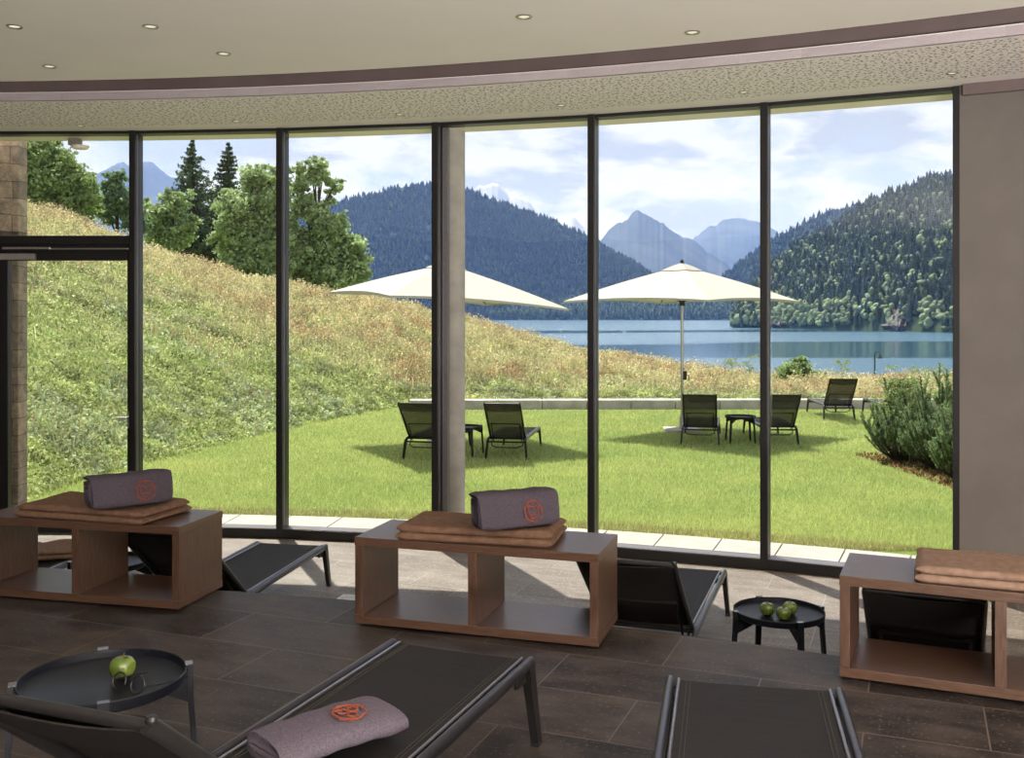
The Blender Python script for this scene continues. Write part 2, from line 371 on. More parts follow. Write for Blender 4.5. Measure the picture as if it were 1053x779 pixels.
for i in range(len(TH) - 1):
    a, b = TH[i], TH[i + 1]; th = (a + b) / 2
    pa, pb = Vector(pol(RW, a)), Vector(pol(RW, b)); w = (pb - pa).length - 0.062
    mid = (pa + pb) / 2; rz = math.atan2(pb.y - pa.y, pb.x - pa.x)
    wn += 1
    e = empty('window_%d' % wn, (mid.x, mid.y, 0), rz, kind='structure')
    zb = ZL
    door = (i == 2)
    gz0 = ZL + 0.09 if not door else 2.33
    MB().box((0, 0.02, (gz0 + 3.31) / 2), (w, 0.012, 3.31 - gz0)).build('pane', glass_m, e)
    MB().box((0, 0, 3.315), (w, 0.14, 0.028)).build('frame', frame_dark, e)
    if not door:
        MB().box((0, 0.0, ZL + 0.045), (w, 0.18, 0.088), bev=0.004).build('sill', frame_dark, e)
        MB().box((0, -0.02, ZL + 0.0915), (w, 0.13, 0.006)).build('sill_plate', sill_grey, e)
    else:
        MB().box((0, 0, 2.285), (w, 0.14, 0.085), bev=0.003).build('transom', frame_dark, e)
        d = empty('door_1', (mid.x, mid.y, 0), rz, kind='structure')
        st = MB()
        for sx in (-1, 1): st.box((sx * (w / 2 - 0.108 if sx < 0 else w / 2 - 0.02), 0, 0.83), (0.216 if sx < 0 else 0.04, 0.075, 2.70), bev=0.004)
        st.box((0, 0, 2.14), (w - 0.01, 0.075, 0.10), bev=0.004).box((0, 0, ZL + 0.07), (w - 0.01, 0.075, 0.12), bev=0.004)
        st.box((0, 0.0, 2.216), (w - 0.01, 0.06, 0.05))
        st.build('door_frame', frame_dark, d)
        MB().box((0, 0.0, 0.81), (w - 0.12, 0.012, 2.58)).build('pane', glass_m, d)
        c = MB().box((-w / 2 + 0.33, -0.075, 2.125), (0.34, 0.06, 0.06), bev=0.008).build('door_closer', grey_plastic, d)
        MB().box((-w / 2 + 0.42, -0.085, 2.205), (0.46, 0.035, 0.022), bev=0.004).box((-w / 2 + 1.02, -0.07, 2.20), (0.76, 0.02, 0.014), bev=0.003).build('closer_arm', steel, c)
        h = MB().tube([(w / 2 - 0.02, -0.04, 0.58), (w / 2 - 0.02, -0.095, 0.58), (w / 2 - 0.125, -0.095, 0.58)], 0.009, 10)
        h.box((w / 2 - 0.02, -0.045, 0.56), (0.03, 0.012, 0.16), bev=0.003).build('door_handle', steel, d)

# concrete column just outside the glass
struct(MB().lathe([(0.0, 0), (0.115, 0), (0.115, 3.93), (0, 3.93)], 40).build('column_concrete', concrete, smooth=True, loc=(-0.560, 9.68, ZG)))
# stone pier outside the door
struct(MB().box((-6.85, 10.65, 1.36), (3.5, 0.2, 4.5), bev=0.01).build('wall_stone', stone_m))

# light-grey paving slabs against the facade
pv = MB(); step = math.degrees(0.545 / 18.5); a = -13.0
while a < 41:
    pv.prism(arc(18.04, a + 0.02, a + step - 0.02, 2) + arc(18.99, a + step - 0.02, a + 0.02, 2), ZG - 0.1, ZG + 0.02); a += step
struct(pv.build('floor_terrace', paving))

# downlights
def downlight(x, y, z, r, lab, power, groupname):
    e = empty('ceiling_downlight', (x, y, z), 0, lab, 'ceiling light', groupname)
    MB().lathe([(r * 0.72, 0.004), (r, 0.003), (r * 1.02, -0.004), (r * 0.95, -0.007), (r * 0.72, -0.005), (r * 0.66, 0.0)], 28).build('bezel', steel, e, smooth=True)
    MB().lathe([(0.0, -0.001), (r * 0.66, -0.001), (r * 0.66, 0.004), (0.0, 0.004)], 24).build('bulb', MATS['bulb'], e)
    ld = bpy.data.lights.new('downlight_lamp', 'SPOT'); ld.energy = power; ld.spot_size = R(110); ld.spot_blend = 0.8; ld.color = (1, 0.86, 0.66); ld.shadow_soft_size = 0.03
    lo = bpy.data.objects.new('downlight_lamp', ld); COL.objects.link(lo); lo.parent = e; lo.location = (0, 0, -0.03)
m, t, out = nt('bulb'); em = N(t, 'ShaderNodeEmission', i_Strength=0.9); em.inputs[0].default_value = (1, 0.90, 0.68, 1); L(t, em, 0, out, 0)
LA = ['round downlight in the smooth ceiling, at the far left edge of the room', 'round downlight in the smooth ceiling, second along the nearer left row',
      'round downlight in the smooth ceiling near the cove, above the two spruces', 'smallest-looking downlight in the smooth ceiling at far left by the cove',
      'round downlight in the smooth ceiling above the right parasol side, nearest the camera', 'round downlight in the smooth ceiling near the cove on the right']
for (px_, py_), lab in zip([(15, 27), (155, 27), (230, 55), (51, 68), (539, 17), (712, 33)], LA):
    Y = 1.81 * 1050 / (320 - py_); downlight((px_ - 526.5) / 1050 * Y, Y, 3.41, 0.05, lab, 6, 'downlights in the smooth ceiling')
LB = ['small downlight in the perforated soffit above the glass door', 'small downlight in the perforated soffit left of the second mullion', 'small downlight in the perforated soffit just left of the column',
      'small downlight in the perforated soffit left of the mullion by the right parasol', 'small downlight in the perforated soffit left of the rightmost inner mullion', 'small downlight in the perforated soffit where the glass meets the taupe wall']
for (px_, py_), lab in zip([(83, 129), (243, 124.5), (411, 117.5), (577, 108), (765, 94.5), (979, 75)], LB):
    Y = 1.73 * 1050 / (320 - py_); downlight((px_ - 526.5) / 1050 * Y, Y, 3.33, 0.042, lab, 3, 'downlights in the perforated soffit')

# exterior spot under the eave
e = empty('eave_lamp', (*pol(18.17, 1.35), 3.31), 0, 'pale box lamp with round dome fixed under the eave outside the door', 'outdoor lamp')
MB().box((-0.03, 0, -0.035), (0.10, 0.12, 0.07), bev=0.008).build('housing', grey_plastic, e)
MB().lathe([(0.0, -0.105), (0.07, -0.10), (0.085, -0.08), (0.085, -0.068), (0, -0.066)], 28, (0.02, 0, 0)).build('diffuser', eave_mat, e, smooth=True)

# floor grille in the lower floor
g = MB()
g.box((0, -0.058, 0.004), (0.15, 0.022, 0.008)).box((0, 0.058, 0.004), (0.15, 0.022, 0.008)).box((-0.07, 0, 0.004), (0.012, 0.12, 0.008)).box((0.07, 0, 0.004), (0.012, 0.12, 0.008))
for k in range(-3, 4): g.box((k * 0.0185, 0, 0.004), (0.007, 0.10, 0.007))
tag(g.build('floor_grille', white_metal, loc=(-1.215, 7.62, ZL), rz=R(-14)), 'white slotted metal grille let into the lower floor beside the middle bench', 'floor grille')

# ---------------------------------------------------------------- benches
def make_bench(Lb=1.268, D=0.462, H=0.452):
    e = empty('storage_bench')
    t_ = 0.042; z0 = 0.014
    MB().box((Lb / 2, D / 2, H - t_ / 2), (Lb, D, t_), bev=0.0025).build('top_board', wood_h, e)
    MB().box((Lb / 2, D / 2, z0 + t_ / 2), (Lb, D, t_), bev=0.0025).build('bottom_board', wood_h, e)
    hh = H - t_ - (z0 + t_)
    for x in (0.0225, Lb - 0.0225): MB().box((x, D / 2, z0 + t_ + hh / 2), (0.042, D - 0.006, hh - 0.001), bev=0.002).build('side_panel', wood_v, e)
    MB().box((Lb / 2, D / 2, z0 + t_ + hh / 2), (0.045, D - 0.006, hh - 0.001), bev=0.002).build('divider_panel', wood_v, e)
    for x in (0.05, Lb - 0.05):
        for y in (0.05, D - 0.08): MB().lathe([(0, 0), (0.02, 0), (0.022, 0.013), (0, 0.0145)], 16, (x, y, 0)).build('glide', plastic_black, e)
    return e
bench = make_bench()
def place(o, x, y, z, deg, lab, cat, grp=None):
    o.location = (x, y, z); o.rotation_euler = (0, 0, R(deg)); return tag(o, lab, cat, grp)
G = 'open brown wooden benches along the step'
place(bench, -0.8025, 5.20, 0, -17.2, 'open two-bay wooden bench in the middle, holding a blanket and a towel', 'bench', G)
b2 = copy_tree(bench); place(b2, -1.773 - 1.268 * cos(R(13.2)), 5.437 + 1.268 * sin(R(13.2)), 0, -13.2, 'open wooden bench at the left, cut by the picture edge', 'bench', G)
b3 = copy_tree(bench); place(b3, 1.423, 4.44, 0, -23.6, 'open wooden bench at the right in front of a dark lounger back', 'bench', G)
def on_bench(b, x, y, z=0.452):
    return b.matrix_basis @ Vector((x, y, z))
for b in (bench, b2, b3): pass

# ---------------------------------------------------------------- folded blankets
def make_blanket(w, d, m, th=0.03, layers=2, seed=1, label='', wav=0.006):
    rr = random.Random(seed); ph = [rr.uniform(0, 6) for _ in range(8)]
    b = MB(); nx, ny = 36, 26
    def off(x, y, k):
        return wav * (sin(x * 9 + ph[0] + k) * cos(y * 7 + ph[1]) + 0.6 * sin(x * 17 + y * 11 + ph[2] + 2 * k))
    for k in range(layers):
        zb = k * th * 0.98; sh = 0.012 * (k - 0.5) * (1 if k % 2 else -1)
        rows = []
        ww, dd = w - 0.012 * k, d - 0.02 * k
        # cross-section ring around x axis edge: closed shell as lofted rounded slabs
        nr = 10
        for i in range(nx + 1):
            u = -1 + 2 * i / nx
            endf = max(0.0, 1 - abs(u) ** 60)
            row = []
            prof = []
            for j in range(ny): prof.append((-1 + 2 * j / (ny - 1), 1))
            for j in range(1, 6):
                a_ = pi / 2 - pi * j / 6; prof.append((1 + 0.0, sin(a_), cos(a_)))
            for j in range(ny): prof.append((1 - 2 * j / (ny - 1), -1))
            for j in range(1, 6):
                a_ = -pi / 2 - pi * j / 6; prof.append((-1.0, sin(a_), cos(a_)))
            for p in prof:
                v = p[0]; s_ = p[1]; ex = p[2] if len(p) > 2 else 0
                hh = th / 2 * (0.35 + 0.65 * endf ** 0.5)
                bow = 1 + 0.008 * sin(v * 3 + ph[3] + k)
                x = u * ww / 2 * bow
                y = v * (dd / 2 - th / 2) * (1 + 0.012 * sin(u * 4 + ph[4])) + ex * th / 2 + sh
                z = zb + th / 2 + s_ * hh
                if s_ > -0.9: z += max(off(x, y, k), -0.002) * (1 if k == layers - 1 else 0.4) * (s_ * 0.5 + 0.5) * 0.8
                row.append((x, y, z))
            rows.append(row)
        n = len(rows[0]); vs = [p for r_ in rows for p in r_]
        fs = [(i * n + j, i * n + (j + 1) % n, (i + 1) * n + (j + 1) % n, (i + 1) * n + j) for i in range(nx) for j in range(n)]
        fs += [tuple(range(n))[::-1], tuple(nx * n + j for j in range(n))]
        b.add(vs, fs)
    o = b.build('folded_blanket', m, smooth=True)
    return o
o = make_blanket(0.80, 0.41, blanket, 0.038, 2, 3, wav=0.005); c = on_bench(bench, 0.615, 0.215)
GB = 'folded brown blankets on the benches'
place(o, c.x, c.y, 0.4525, -13.5, 'folded brown wool blanket under the towel on the middle bench', 'blanket', GB)
o = make_blanket(0.85, 0.44, blanket, 0.036, 2, 5, wav=0.005); c = on_bench(b2, 0.66, 0.215)
place(o, c.x, c.y, 0.4525, -17.5, 'folded brown wool blanket under the towel on the left bench', 'blanket', GB)
o = make_blanket(0.80, 0.41, blanket_light, 0.036, 2, 11); c = on_bench(b3, 0.70, 0.215)
place(o, c.x, c.y, 0.4525, -22.0, 'folded light brown blanket without a towel on the right bench', 'blanket', GB)

# ---------------------------------------------------------------- rolled towels
def make_towel(Lt, dep, hgt, turns=2.75, th=0.017, seed=0, front_deg=180, lab='', em_x=0.06, em_r=0.05, start=-100, pw_=2.7, lean=0.0):
    rr = random.Random(seed)
    nT = int(turns * 40); out_pts = []; in_pts = []
    def sup(a, ra, rb, p=pw_):
        c_, s_ = cos(a), sin(a)
        return (ra * math.copysign(abs(c_) ** (2 / p), c_), rb * math.copysign(abs(s_) ** (2 / p), s_))
    gap = 0.0015
    def sp(a, extra=0.0):
        """a = unwound angle going inwards"""
        k = a / (2 * pi) * (th + gap)
        ra, rb = dep / 2 - k - extra, hgt / 2 - k - extra
        ra = max(ra, 0.004); rb = max(rb, 0.003)
        return sup(R(start) + a, ra, rb)
    for i in range(nT + 1):
        a = turns * 2 * pi * i / nT
        out_pts.append(sp(a)); in_pts.append(sp(a, th * 0.93))
    ring = out_pts + in_pts[::-1]; n = len(ring); nx = 26
    vs = []
    for i in range(nx + 1):
        u = i / nx; x = (u - 0.5) * Lt
        e_ = 1 - 0.10 * max(0, (abs(u - 0.5) * 2)) ** 8
        for q, (y, z) in enumerate(ring):
            j = 0.003 * sin(6 * u + q * 0.05 + seed) + (0.0018 * sin(25 * u + q * 0.3))
            vs.append((x + 0.008 * sin(q * 0.13 + seed) * (2 * u - 1), (y * (1 - 0.9 * lean * z) + lean * z) * e_ , z * e_ + hgt / 2 + (j if z > -hgt * 0.3 else 0)))
    fs = [(i * n + j, i * n + (j + 1) % n, (i + 1) * n + (j + 1) % n, (i + 1) * n + j) for i in range(nx) for j in range(n)]
    M_ = MB().add(vs, fs)
    half = n // 2
    for base in (0, nx * n):   # end caps as quads between the outer and inner line of the sheet
        M_.f += [tuple(base + q for q in (i, i + 1, n - 2 - i, n - 1 - i)) for i in range(half - 1)]
    o = M_.build('rolled_towel', towel_m, smooth=True)
    # embroidered emblem follows the outer surface at angle front_deg
    def surf(ex, ey):
        t0 = R(front_deg); # walk arc length ey
        a = t0; s_ = 0; stp = 0.02 * (1 if ey > 0 else -1); p = sup(a, dep / 2, hgt / 2)
        while abs(s_) < abs(ey):
            p2 = sup(a + stp, dep / 2, hgt / 2); s_ += math.dist(p, p2); p = p2; a += stp
            if abs(a - t0) > 3: break
        u = ex / Lt + 0.5
        j = 0.003 * sin(6 * u + seed)
        nrm = Vector((0, p[0] / dep, p[1] / hgt)).normalized() * 0.0008
        return Vector((ex, p[0] * (1 - 0.9 * lean * p[1]) + lean * p[1], p[1] + hgt / 2 + 0.5 * j)) + nrm
    em = MB(); sgn = -1 if front_deg >= 150 else -1
    def curve(pts, r_, closed=False): em.tube([surf(em_x + x, sgn * y) for x, y in pts], r_, 6, closed=closed)
    rr2 = em_r
    ringp = [(rr2 * (1 + 0.05 * sin(7 * a)) * cos(a), rr2 * (1 + 0.05 * sin(7 * a)) * sin(a)) for a in [2 * pi * k / 56 for k in range(50)]]
    curve(ringp, 0.0034)
    for q in range(3):
        a0 = 2 * pi * q / 3 + 0.4
        curve([(rr2 * 0.40 * cos(a0) + rr2 * 0.30 * cos(a), rr2 * 0.40 * sin(a0) + rr2 * 0.30 * sin(a)) for a in [2 * pi * k / 20 for k in range(18)]], 0.0030)
        curve([(rr2 * s_ * cos(a0 + 1.0 + 1.2 * s_), rr2 * s_ * sin(a0 + 1.0 + 1.2 * s_)) for s_ in [0.1 + 0.85 * k / 10 for k in range(11)]], 0.0030)
        for q2 in (0.25, -0.3):
            a1 = a0 + 1.3 + q2
            curve([(rr2 * (1.02 + 0.22 * k / 3) * cos(a1 + 0.08 * k), rr2 * (1.02 + 0.22 * k / 3) * sin(a1 + 0.08 * k)) for k in range(4)], 0.0024)
    em.build('emblem', emblem_m, o)
    return o
GT = 'rolled grey-mauve towels with an orange emblem'
o = make_towel(0.425, 0.165, 0.185, seed=1, front_deg=180, em_x=0.06, em_r=0.046, start=60, pw_=4.2, lean=0.22)
place(o, 0.012, 5.05, 0.530, 27, 'rolled grey-mauve towel with orange emblem on the middle bench blanket', 'towel', GT)
o = make_towel(0.44, 0.165, 0.185, seed=2, front_deg=180, em_x=0.06, em_r=0.048, start=60, pw_=4.2, lean=0.22)
place(o, -2.11, 5.63, 0.526, 39, 'rolled grey-mauve towel with orange emblem on the left bench blanket', 'towel', GT)
o = make_towel(0.42, 0.25, 0.095, turns=2.2, seed=3, front_deg=95, em_x=0.055, em_r=0.047, start=-60)
o.data.materials[0] = towel_lit; place(o, -0.535, 2.985, 0.3262, 40, 'rolled mauve towel with orange emblem lying flat on the nearest left lounger', 'towel', GT)
# ---------------------------------------------------------------- sun loungers
def make_lounger(W=0.60, S=1.37, back=0.82, ang=39.5, h=0.323, sl=None, metal=None):
    e = empty('sun_lounger'); sl = sl or sling_in; rail_m = metal or alu; metal = metal or alu_dark
    hw = W / 2; rr = 0.0165
    # side rails: foot end at y=S, they run a little past the hinge at y=0
    for s in (-1, 1):
        x = s * (hw - rr)
        m = MB().tube([(x, -0.13, h - 0.055), (x, -0.05, h - rr - 0.008), (x, 0.05, h - rr), (x, S - 0.02, h - rr), (x, S, h - rr - 0.004)], rr, 12, sy=1.45, up=(0, 0, 1))
        rl = m.build('side_rail', rail_m, e, smooth=True)
        MB().tube([(s * (hw - 0.047), 0.02, h - 0.004), (s * (hw - 0.047), S - 0.01, h - 0.004)], 0.0055, 8).build('bead', alu_light, rl, smooth=True)
    def leg(x, y, dx, dy, z1):
        m = MB(); a = Vector((x, y, z1)); b = Vector((x + dx, y + dy, 0.012))
        n = 6; vs = []
        for k, (p, wx, wy) in enumerate([(a, 0.017, 0.030), (a.lerp(b, 0.5), 0.0155, 0.024), (b, 0.0145, 0.019)]):
            for cx_, cy_ in ((-1, -1), (1, -1), (1, 1), (-1, 1)): vs.append((p.x + cx_ * wx, p.y + cy_ * wy, p.z))
        fs = [(0, 1, 2, 3), (11, 10, 9, 8)]
        for k in range(2):
            for q in range(4): fs.append((k * 4 + q, k * 4 + (q + 1) % 4, k * 4 + 4 + (q + 1) % 4, k * 4 + 4 + q))
        m.add(vs, fs)
        o = m.build('leg', metal, e)
        MB().box((b.x, b.y, 0.007), (0.033, 0.042, 0.014), bev=0.003).build('foot_cap', plastic_black, o)
    for s in (-1, 1):
        leg(s * (hw - 0.018), S - 0.03, s * 0.022, 0.035, h - 0.012)
        leg(s * (hw - 0.018), -0.11, s * 0.022, -0.055, h - 0.045)
    m = MB().box((0, S - 0.045, h - 0.072), (W - 0.05, 0.022, 0.036), bev=0.004)
    for s in (-1, 1): m.box((s * (hw - 0.024), S - 0.085, h - 0.060), (0.014, 0.10, 0.034), bev=0.004)
    m.tube([(-hw + 0.02, S - 0.012, h - 0.028), (hw - 0.02, S - 0.012, h - 0.028)], 0.012, 10)
    m.build('foot_crossbar', metal, e, smooth=True)
    m = MB().tube([(-hw + 0.02, -0.12, h - 0.065), (hw - 0.02, -0.12, h - 0.065)], 0.013, 10)
    m.tube([(-hw + 0.06, 0.0, h - 0.04), (-hw + 0.07, -0.08, h - 0.12), (-hw + 0.14, -0.13, h - 0.145), (hw - 0.14, -0.13, h - 0.145), (hw - 0.07, -0.08, h - 0.12), (hw - 0.06, 0.0, h - 0.04)], 0.009, 8)
    m.tube([(-hw + 0.03, 0.0, h - 0.030), (hw - 0.03, 0.0, h - 0.030)], 0.011, 10)
    m.build('rear_crossbar', metal, e, smooth=True)
    # seat sling
    rows = []
    for i in range(25):
        v = i / 24; y = 0.015 + v * (S - 0.03)
        rows.append([(-(hw - 0.04) + 2 * (hw - 0.04) * j / 10, y, h - 0.006 - 0.010 * (1 - (j / 5 - 1) ** 2) * min(1, 4 * v * (1 - v) + 0.3)) for j in range(11)])
    MB().sheet(rows, 0.003).build('seat_sling', sl, e, smooth=True)
    m = MB()
    for s in (-1, 1):
        for q in (0.075, 0.088): m.tube([(s * (hw - q), 0.04, h - 0.0045), (s * (hw - q), S - 0.03, h - 0.0045)], 0.0009, 4)
    m.build('seam', MATS['seam'] if 'seam' in MATS else simple('seam', (0.07, 0.06, 0.05), 0.8), e)
    # backrest: two rails, top roll, sling
    ca, sa = cos(R(ang)), sin(R(ang))
    def B(x, t_, n_=0.0): return (x, -t_ * ca + n_ * sa * 1, h - 0.02 + t_ * sa + n_ * ca)
    bw = hw - 0.040
    m = MB()
    for s in (-1, 1): m.tube([B(s * bw, 0.0), B(s * bw, back * 0.5), B(s * bw, back * 0.97), B(s * (bw - 0.006), back)], 0.0145, 10, sy=1.25)
    m.tube([B(-bw + 0.004, back * 0.985), B(bw - 0.004, back * 0.985)], 0.0135, 12)
    m.tube([B(-bw, 0.012), B(bw, 0.012)], 0.012, 10)
    bf = m.build('backrest_frame', metal, e, smooth=True)
    for s in (-1, 1): MB().lathe([(0, -0.006), (0.011, -0.006), (0.012, 0.0), (0.010, 0.007), (0, 0.008)], 14, B(s * (bw - 0.0), back, 0.010)).build('end_cap', metal, bf)
    rows = []
    for i in range(25):
        v = i / 24; t_ = 0.015 + v * (back - 0.03)
        rows.append([B(-(bw - 0.006) + 2 * (bw - 0.006) * j / 10, t_, 0.016 - 0.022 * (1 - (j / 5 - 1) ** 2) * min(1, 6 * v * (1 - v) + 0.25)) for j in range(11)])
    MB().sheet(rows, 0.003).build('backrest_sling', sl, e, smooth=True)
    # head band: second layer near the top
    rows = []
    for i in range(8):
        v = i / 7; t_ = back * 0.80 + v * back * 0.19
        rows.append([B(-(bw - 0.006) + 2 * (bw - 0.006) * j / 10, t_, -0.010 - 0.018 * (1 - (j / 5 - 1) ** 2)) for j in range(11)])
    MB().sheet(rows, 0.004).build('head_band', sl, e, smooth=True)
    # support stay
    m = MB()
    for s in (-1, 1): m.tube([B(s * (bw - 0.05), back * 0.42), (s * (bw - 0.05), -0.02, h - 0.06)], 0.008, 8)
    m.tube([B(-(bw - 0.05), back * 0.42), B(bw - 0.05, back * 0.42)], 0.009, 8)
    m.build('support_stay', metal, e, smooth=True)
    return e
def set_lounger(o, foot=None, hinge=None, z=0, r=0, S=1.37, lab='', grp=''):
    """r = degrees clockwise from +Y (direction hinge -> foot)"""
    d = Vector((sin(R(r)), cos(R(r))))
    if foot is not None: p = Vector(foot) - d * S
    else: p = Vector(hinge)
    o.location = (p.x, p.y, z); o.rotation_euler = (0, 0, -R(r)); tag(o, lab, 'sun lounger', grp)
GI = 'indoor sun loungers'
L1 = make_lounger()
set_lounger(L1, foot=(-0.195, 3.875), r=21.3, lab='nearest lounger at the left, raised back toward us, towel on its seat', grp=GI)
L2 = copy_tree(L1); set_lounger(L2, foot=(0.832, 3.52), r=11.8, lab='nearest lounger at the right, only its flat foot end in view', grp=GI)
L3 = copy_tree(L1); set_lounger(L3, foot=(-1.73, 8.02), z=ZL, r=10.4, lab='lounger on the lower floor just right of the left bench', grp=GI)
L4 = copy_tree(L1); set_lounger(L4, foot=(1.23, 7.28), z=ZL, r=18.5, lab='lounger on the lower floor between middle bench and apple table', grp=GI)
L5 = copy_tree(L1); set_lounger(L5, hinge=(2.16, 5.33), z=ZL, r=23.0, lab='lounger whose dark back shows through the right bench', grp=GI)
L0 = copy_tree(L1); set_lounger(L0, foot=(-3.44, 8.02), z=ZL, r=6.5, lab='lounger with a blanket, seen through the left bay of the left bench', grp=GI)
o = make_blanket(0.46, 0.36, blanket_light, 0.034, 2, 21, wav=0.020)
place(o, -3.37, 7.62, ZL + 0.325, 14, 'folded beige blanket on the lounger behind the left bench', 'blanket')

GO = 'outdoor sun loungers on the lawn'
outs = [((-1.27, 15.15), 13, 'outdoor lounger left of the concrete column, partly behind the mullion'),
        ((-0.06, 15.15), 9.5, 'outdoor lounger just right of the concrete column'),
        ((3.08, 16.7), 12, 'outdoor lounger standing against the right parasol pole'),
        ((4.34, 16.7), 2.5, 'outdoor lounger right of the black side table under the right parasol'),
        ((6.53, 20.5), 4, 'outdoor lounger farther back, in front of the end of the low kerb'),
        ((7.72, 20.5), 4, 'outdoor lounger mostly hidden behind the mountain pine')]
proto = None
for (hx, hy), r, lab in outs:
    if proto is None:
        proto = make_lounger(sl=sling_out, ang=47, back=0.76); o = proto
    else: o = copy_tree(proto)
    set_lounger(o, hinge=(hx, hy), z=ZG, r=r, lab=lab, grp=GO)

# ---------------------------------------------------------------- round tray tables
def make_table(r=0.25, h=0.44, rot=0):
    e = empty('side_table')
    MB().lathe([(0, h - 0.012), (r - 0.012, h - 0.012), (r - 0.006, h - 0.008), (r - 0.003, h + 0.014), (r, h + 0.016), (r + 0.003, h + 0.013), (r, h - 0.016), (r - 0.008, h - 0.022), (0, h - 0.022)], 72).build('tray', table_metal, e, smooth=True)
    for k in range(4):
        a = R(rot) + k * pi / 2
        T = Matrix.Rotation(a, 4, 'Z'); m = MB(); vs = []
        for (x, z, wy, tx) in [(r + 0.012, h + 0.020, 0.017, 0.008), (r + 0.014, h - 0.10, 0.017, 0.009), (r + 0.040, 0.006, 0.014, 0.008)]:
            for cx_, cy_ in ((-1, -1), (1, -1), (1, 1), (-1, 1)): vs.append(T @ Vector((x + cx_ * tx, cy_ * wy, z)))
        fs = [(0, 1, 2, 3), (11, 10, 9, 8)]
        for q2 in range(2):
            for q in range(4): fs.append((q2 * 4 + q, q2 * 4 + (q + 1) % 4, q2 * 4 + 4 + (q + 1) % 4, q2 * 4 + 4 + q))
        m.add(vs, fs)
        # gusset running in under the tray
        g = [(r + 0.008, h - 0.024), (0.0, h - 0.024), (0.0, h - 0.046), (r * 0.55, h - 0.050), (r + 0.008, h - 0.105)]
        vs = [T @ Vector((x, s * 0.011, z)) for s in (-1, 1) for x, z in g]; n = len(g)
        m.add(vs, [tuple(range(n)), tuple(range(2 * n - 1, n - 1, -1))] + [(i, (i + 1) % n, n + (i + 1) % n, n + i) for i in range(n)])
        lg = m.build('leg', table_metal, e)
        MB().add([T @ Vector((x, y, z)) for x, y, z in [(r - 0.003, -0.017, h + 0.0205), (r + 0.020, -0.017, h + 0.0205), (r + 0.020, 0.017, h + 0.0205), (r - 0.003, 0.017, h + 0.0205), (r - 0.003, -0.017, h + 0.0165), (r + 0.020, -0.017, h + 0.0165), (r + 0.020, 0.017, h + 0.0165), (r - 0.003, 0.017, h + 0.0165)]],
                 [(0, 1, 2, 3), (7, 6, 5, 4), (0, 4, 5, 1), (1, 5, 6, 2), (2, 6, 7, 3), (3, 7, 4, 0)]).build('clip', alu_light, lg)
    return e
GTB = 'round black tray tables'
T1 = make_table(rot=13); place(T1, -1.29, 3.222, 0, 9, 'round black tray table at lower left with one apple and glasses', 'table', GTB)
def tab(x, y, z, deg, lab): return place(copy_tree(T1), x, y, z, deg, lab, 'table', GTB)
tab(1.51, 5.777, ZL, -2, 'round black tray table on the lower floor with three apples')
tab(-2.72, 6.92, ZL, 0, 'round black tray table glimpsed through the left bench')
tab(-0.70, 15.4, ZG, 10, 'round black table on the lawn just right of the column')
tab(3.78, 16.9, ZG, 30, 'round black table on the lawn between two loungers at the right parasol')

# apples
def make_apple(r=0.041):
    prof = []
    for k in range(25):
        a = pi * k / 24
        rad = r * (sin(a) ** 0.85) * (1 + 0.07 * cos(a)); z = r * 0.93 * cos(a)
        dip = 0.30 * r * math.exp(-(rad / (0.33 * r)) ** 2) if k < 12 else -0.16 * r * math.exp(-(rad / (0.3 * r)) ** 2)
        prof.append((max(rad, 0.0001), z - dip))
    zmin = min(z for _, z in prof); prof = [(a, z - zmin) for a, z in prof]
    o = MB().lathe(prof, 32).build('green_apple', apple_m, smooth=True)
    MB().tube([(0, 0, r * 1.45), (0.002, 0, r * 1.75), (0.006, 0.001, r * 2.0)], [0.0016, 0.0014, 0.002], 8).build('stem', stem_m, o, smooth=True)
    return o
A1 = make_apple(); zt = 0.44 - 0.0118
place(A1, -1.243, 3.26, zt, 20, 'green apple on the nearest table beside the glasses', 'apple', 'green apples')
for x, y, d_, lab in [(1.44, 5.758, 70, 'green apple, leftmost of three on the lower table'), (1.509, 5.672, 140, 'green apple, front one of three on the lower table'), (1.572, 5.775, 250, 'green apple at the back of three on the lower table')]:
    place(copy_tree(A1), x, y, ZL + zt, d_, lab, 'apple', 'green apples')

# spectacles
def circ(cx_, cy_, r, n=28, sq=1.0): return [(cx_ + r * cos(2 * pi * k / n), 0, cy_ + sq * r * sin(2 * pi * k / n)) for k in range(n)]
e = empty('glasses', (-1.185, 3.135, zt + 0.0030), R(-26), 'black-framed glasses lying open on the nearest table', 'glasses')
m = MB()
e.scale = (1.12, 1.12, 1.12); tilt = Matrix.Rotation(R(-20), 4, 'X')
P = lambda p: tilt @ Vector(p)
for cx_ in (-0.034, 0.034): m.tube([P(p) for p in circ(cx_, 0.0245, 0.0235, sq=0.95)], 0.0030, 8, closed=True)
m.tube([P((-0.012, 0, 0.030)), P((0, -0.002, 0.034)), P((0.012, 0, 0.030))], 0.002, 8)
m.build('rim', plastic_black, e, smooth=True)
for cx_ in (-0.034, 0.034):
    pts = circ(cx_, 0.0245, 0.0225, sq=0.95)
    vs = [P((p[0], 0.0005, p[2])) for p in pts] + [P((p[0], -0.0005, p[2])) for p in pts]; n = len(pts)
    MB().add(vs, [tuple(range(n)), tuple(range(2 * n - 1, n - 1, -1))] + [(i, (i + 1) % n, n + (i + 1) % n, n + i) for i in range(n)]).build('lens', lens_m, e)
for s in (-1, 1):
    a0 = P((s * 0.058, 0, 0.030))
    MB().tube([a0, (s * 0.061, 0.012, 0.022), (s * 0.064, 0.06, 0.013), (s * 0.064, 0.105, 0.006), (s * 0.060, 0.135, 0.0025)], 0.0024, 8).build('temple_arm', plastic_black, e, smooth=True)

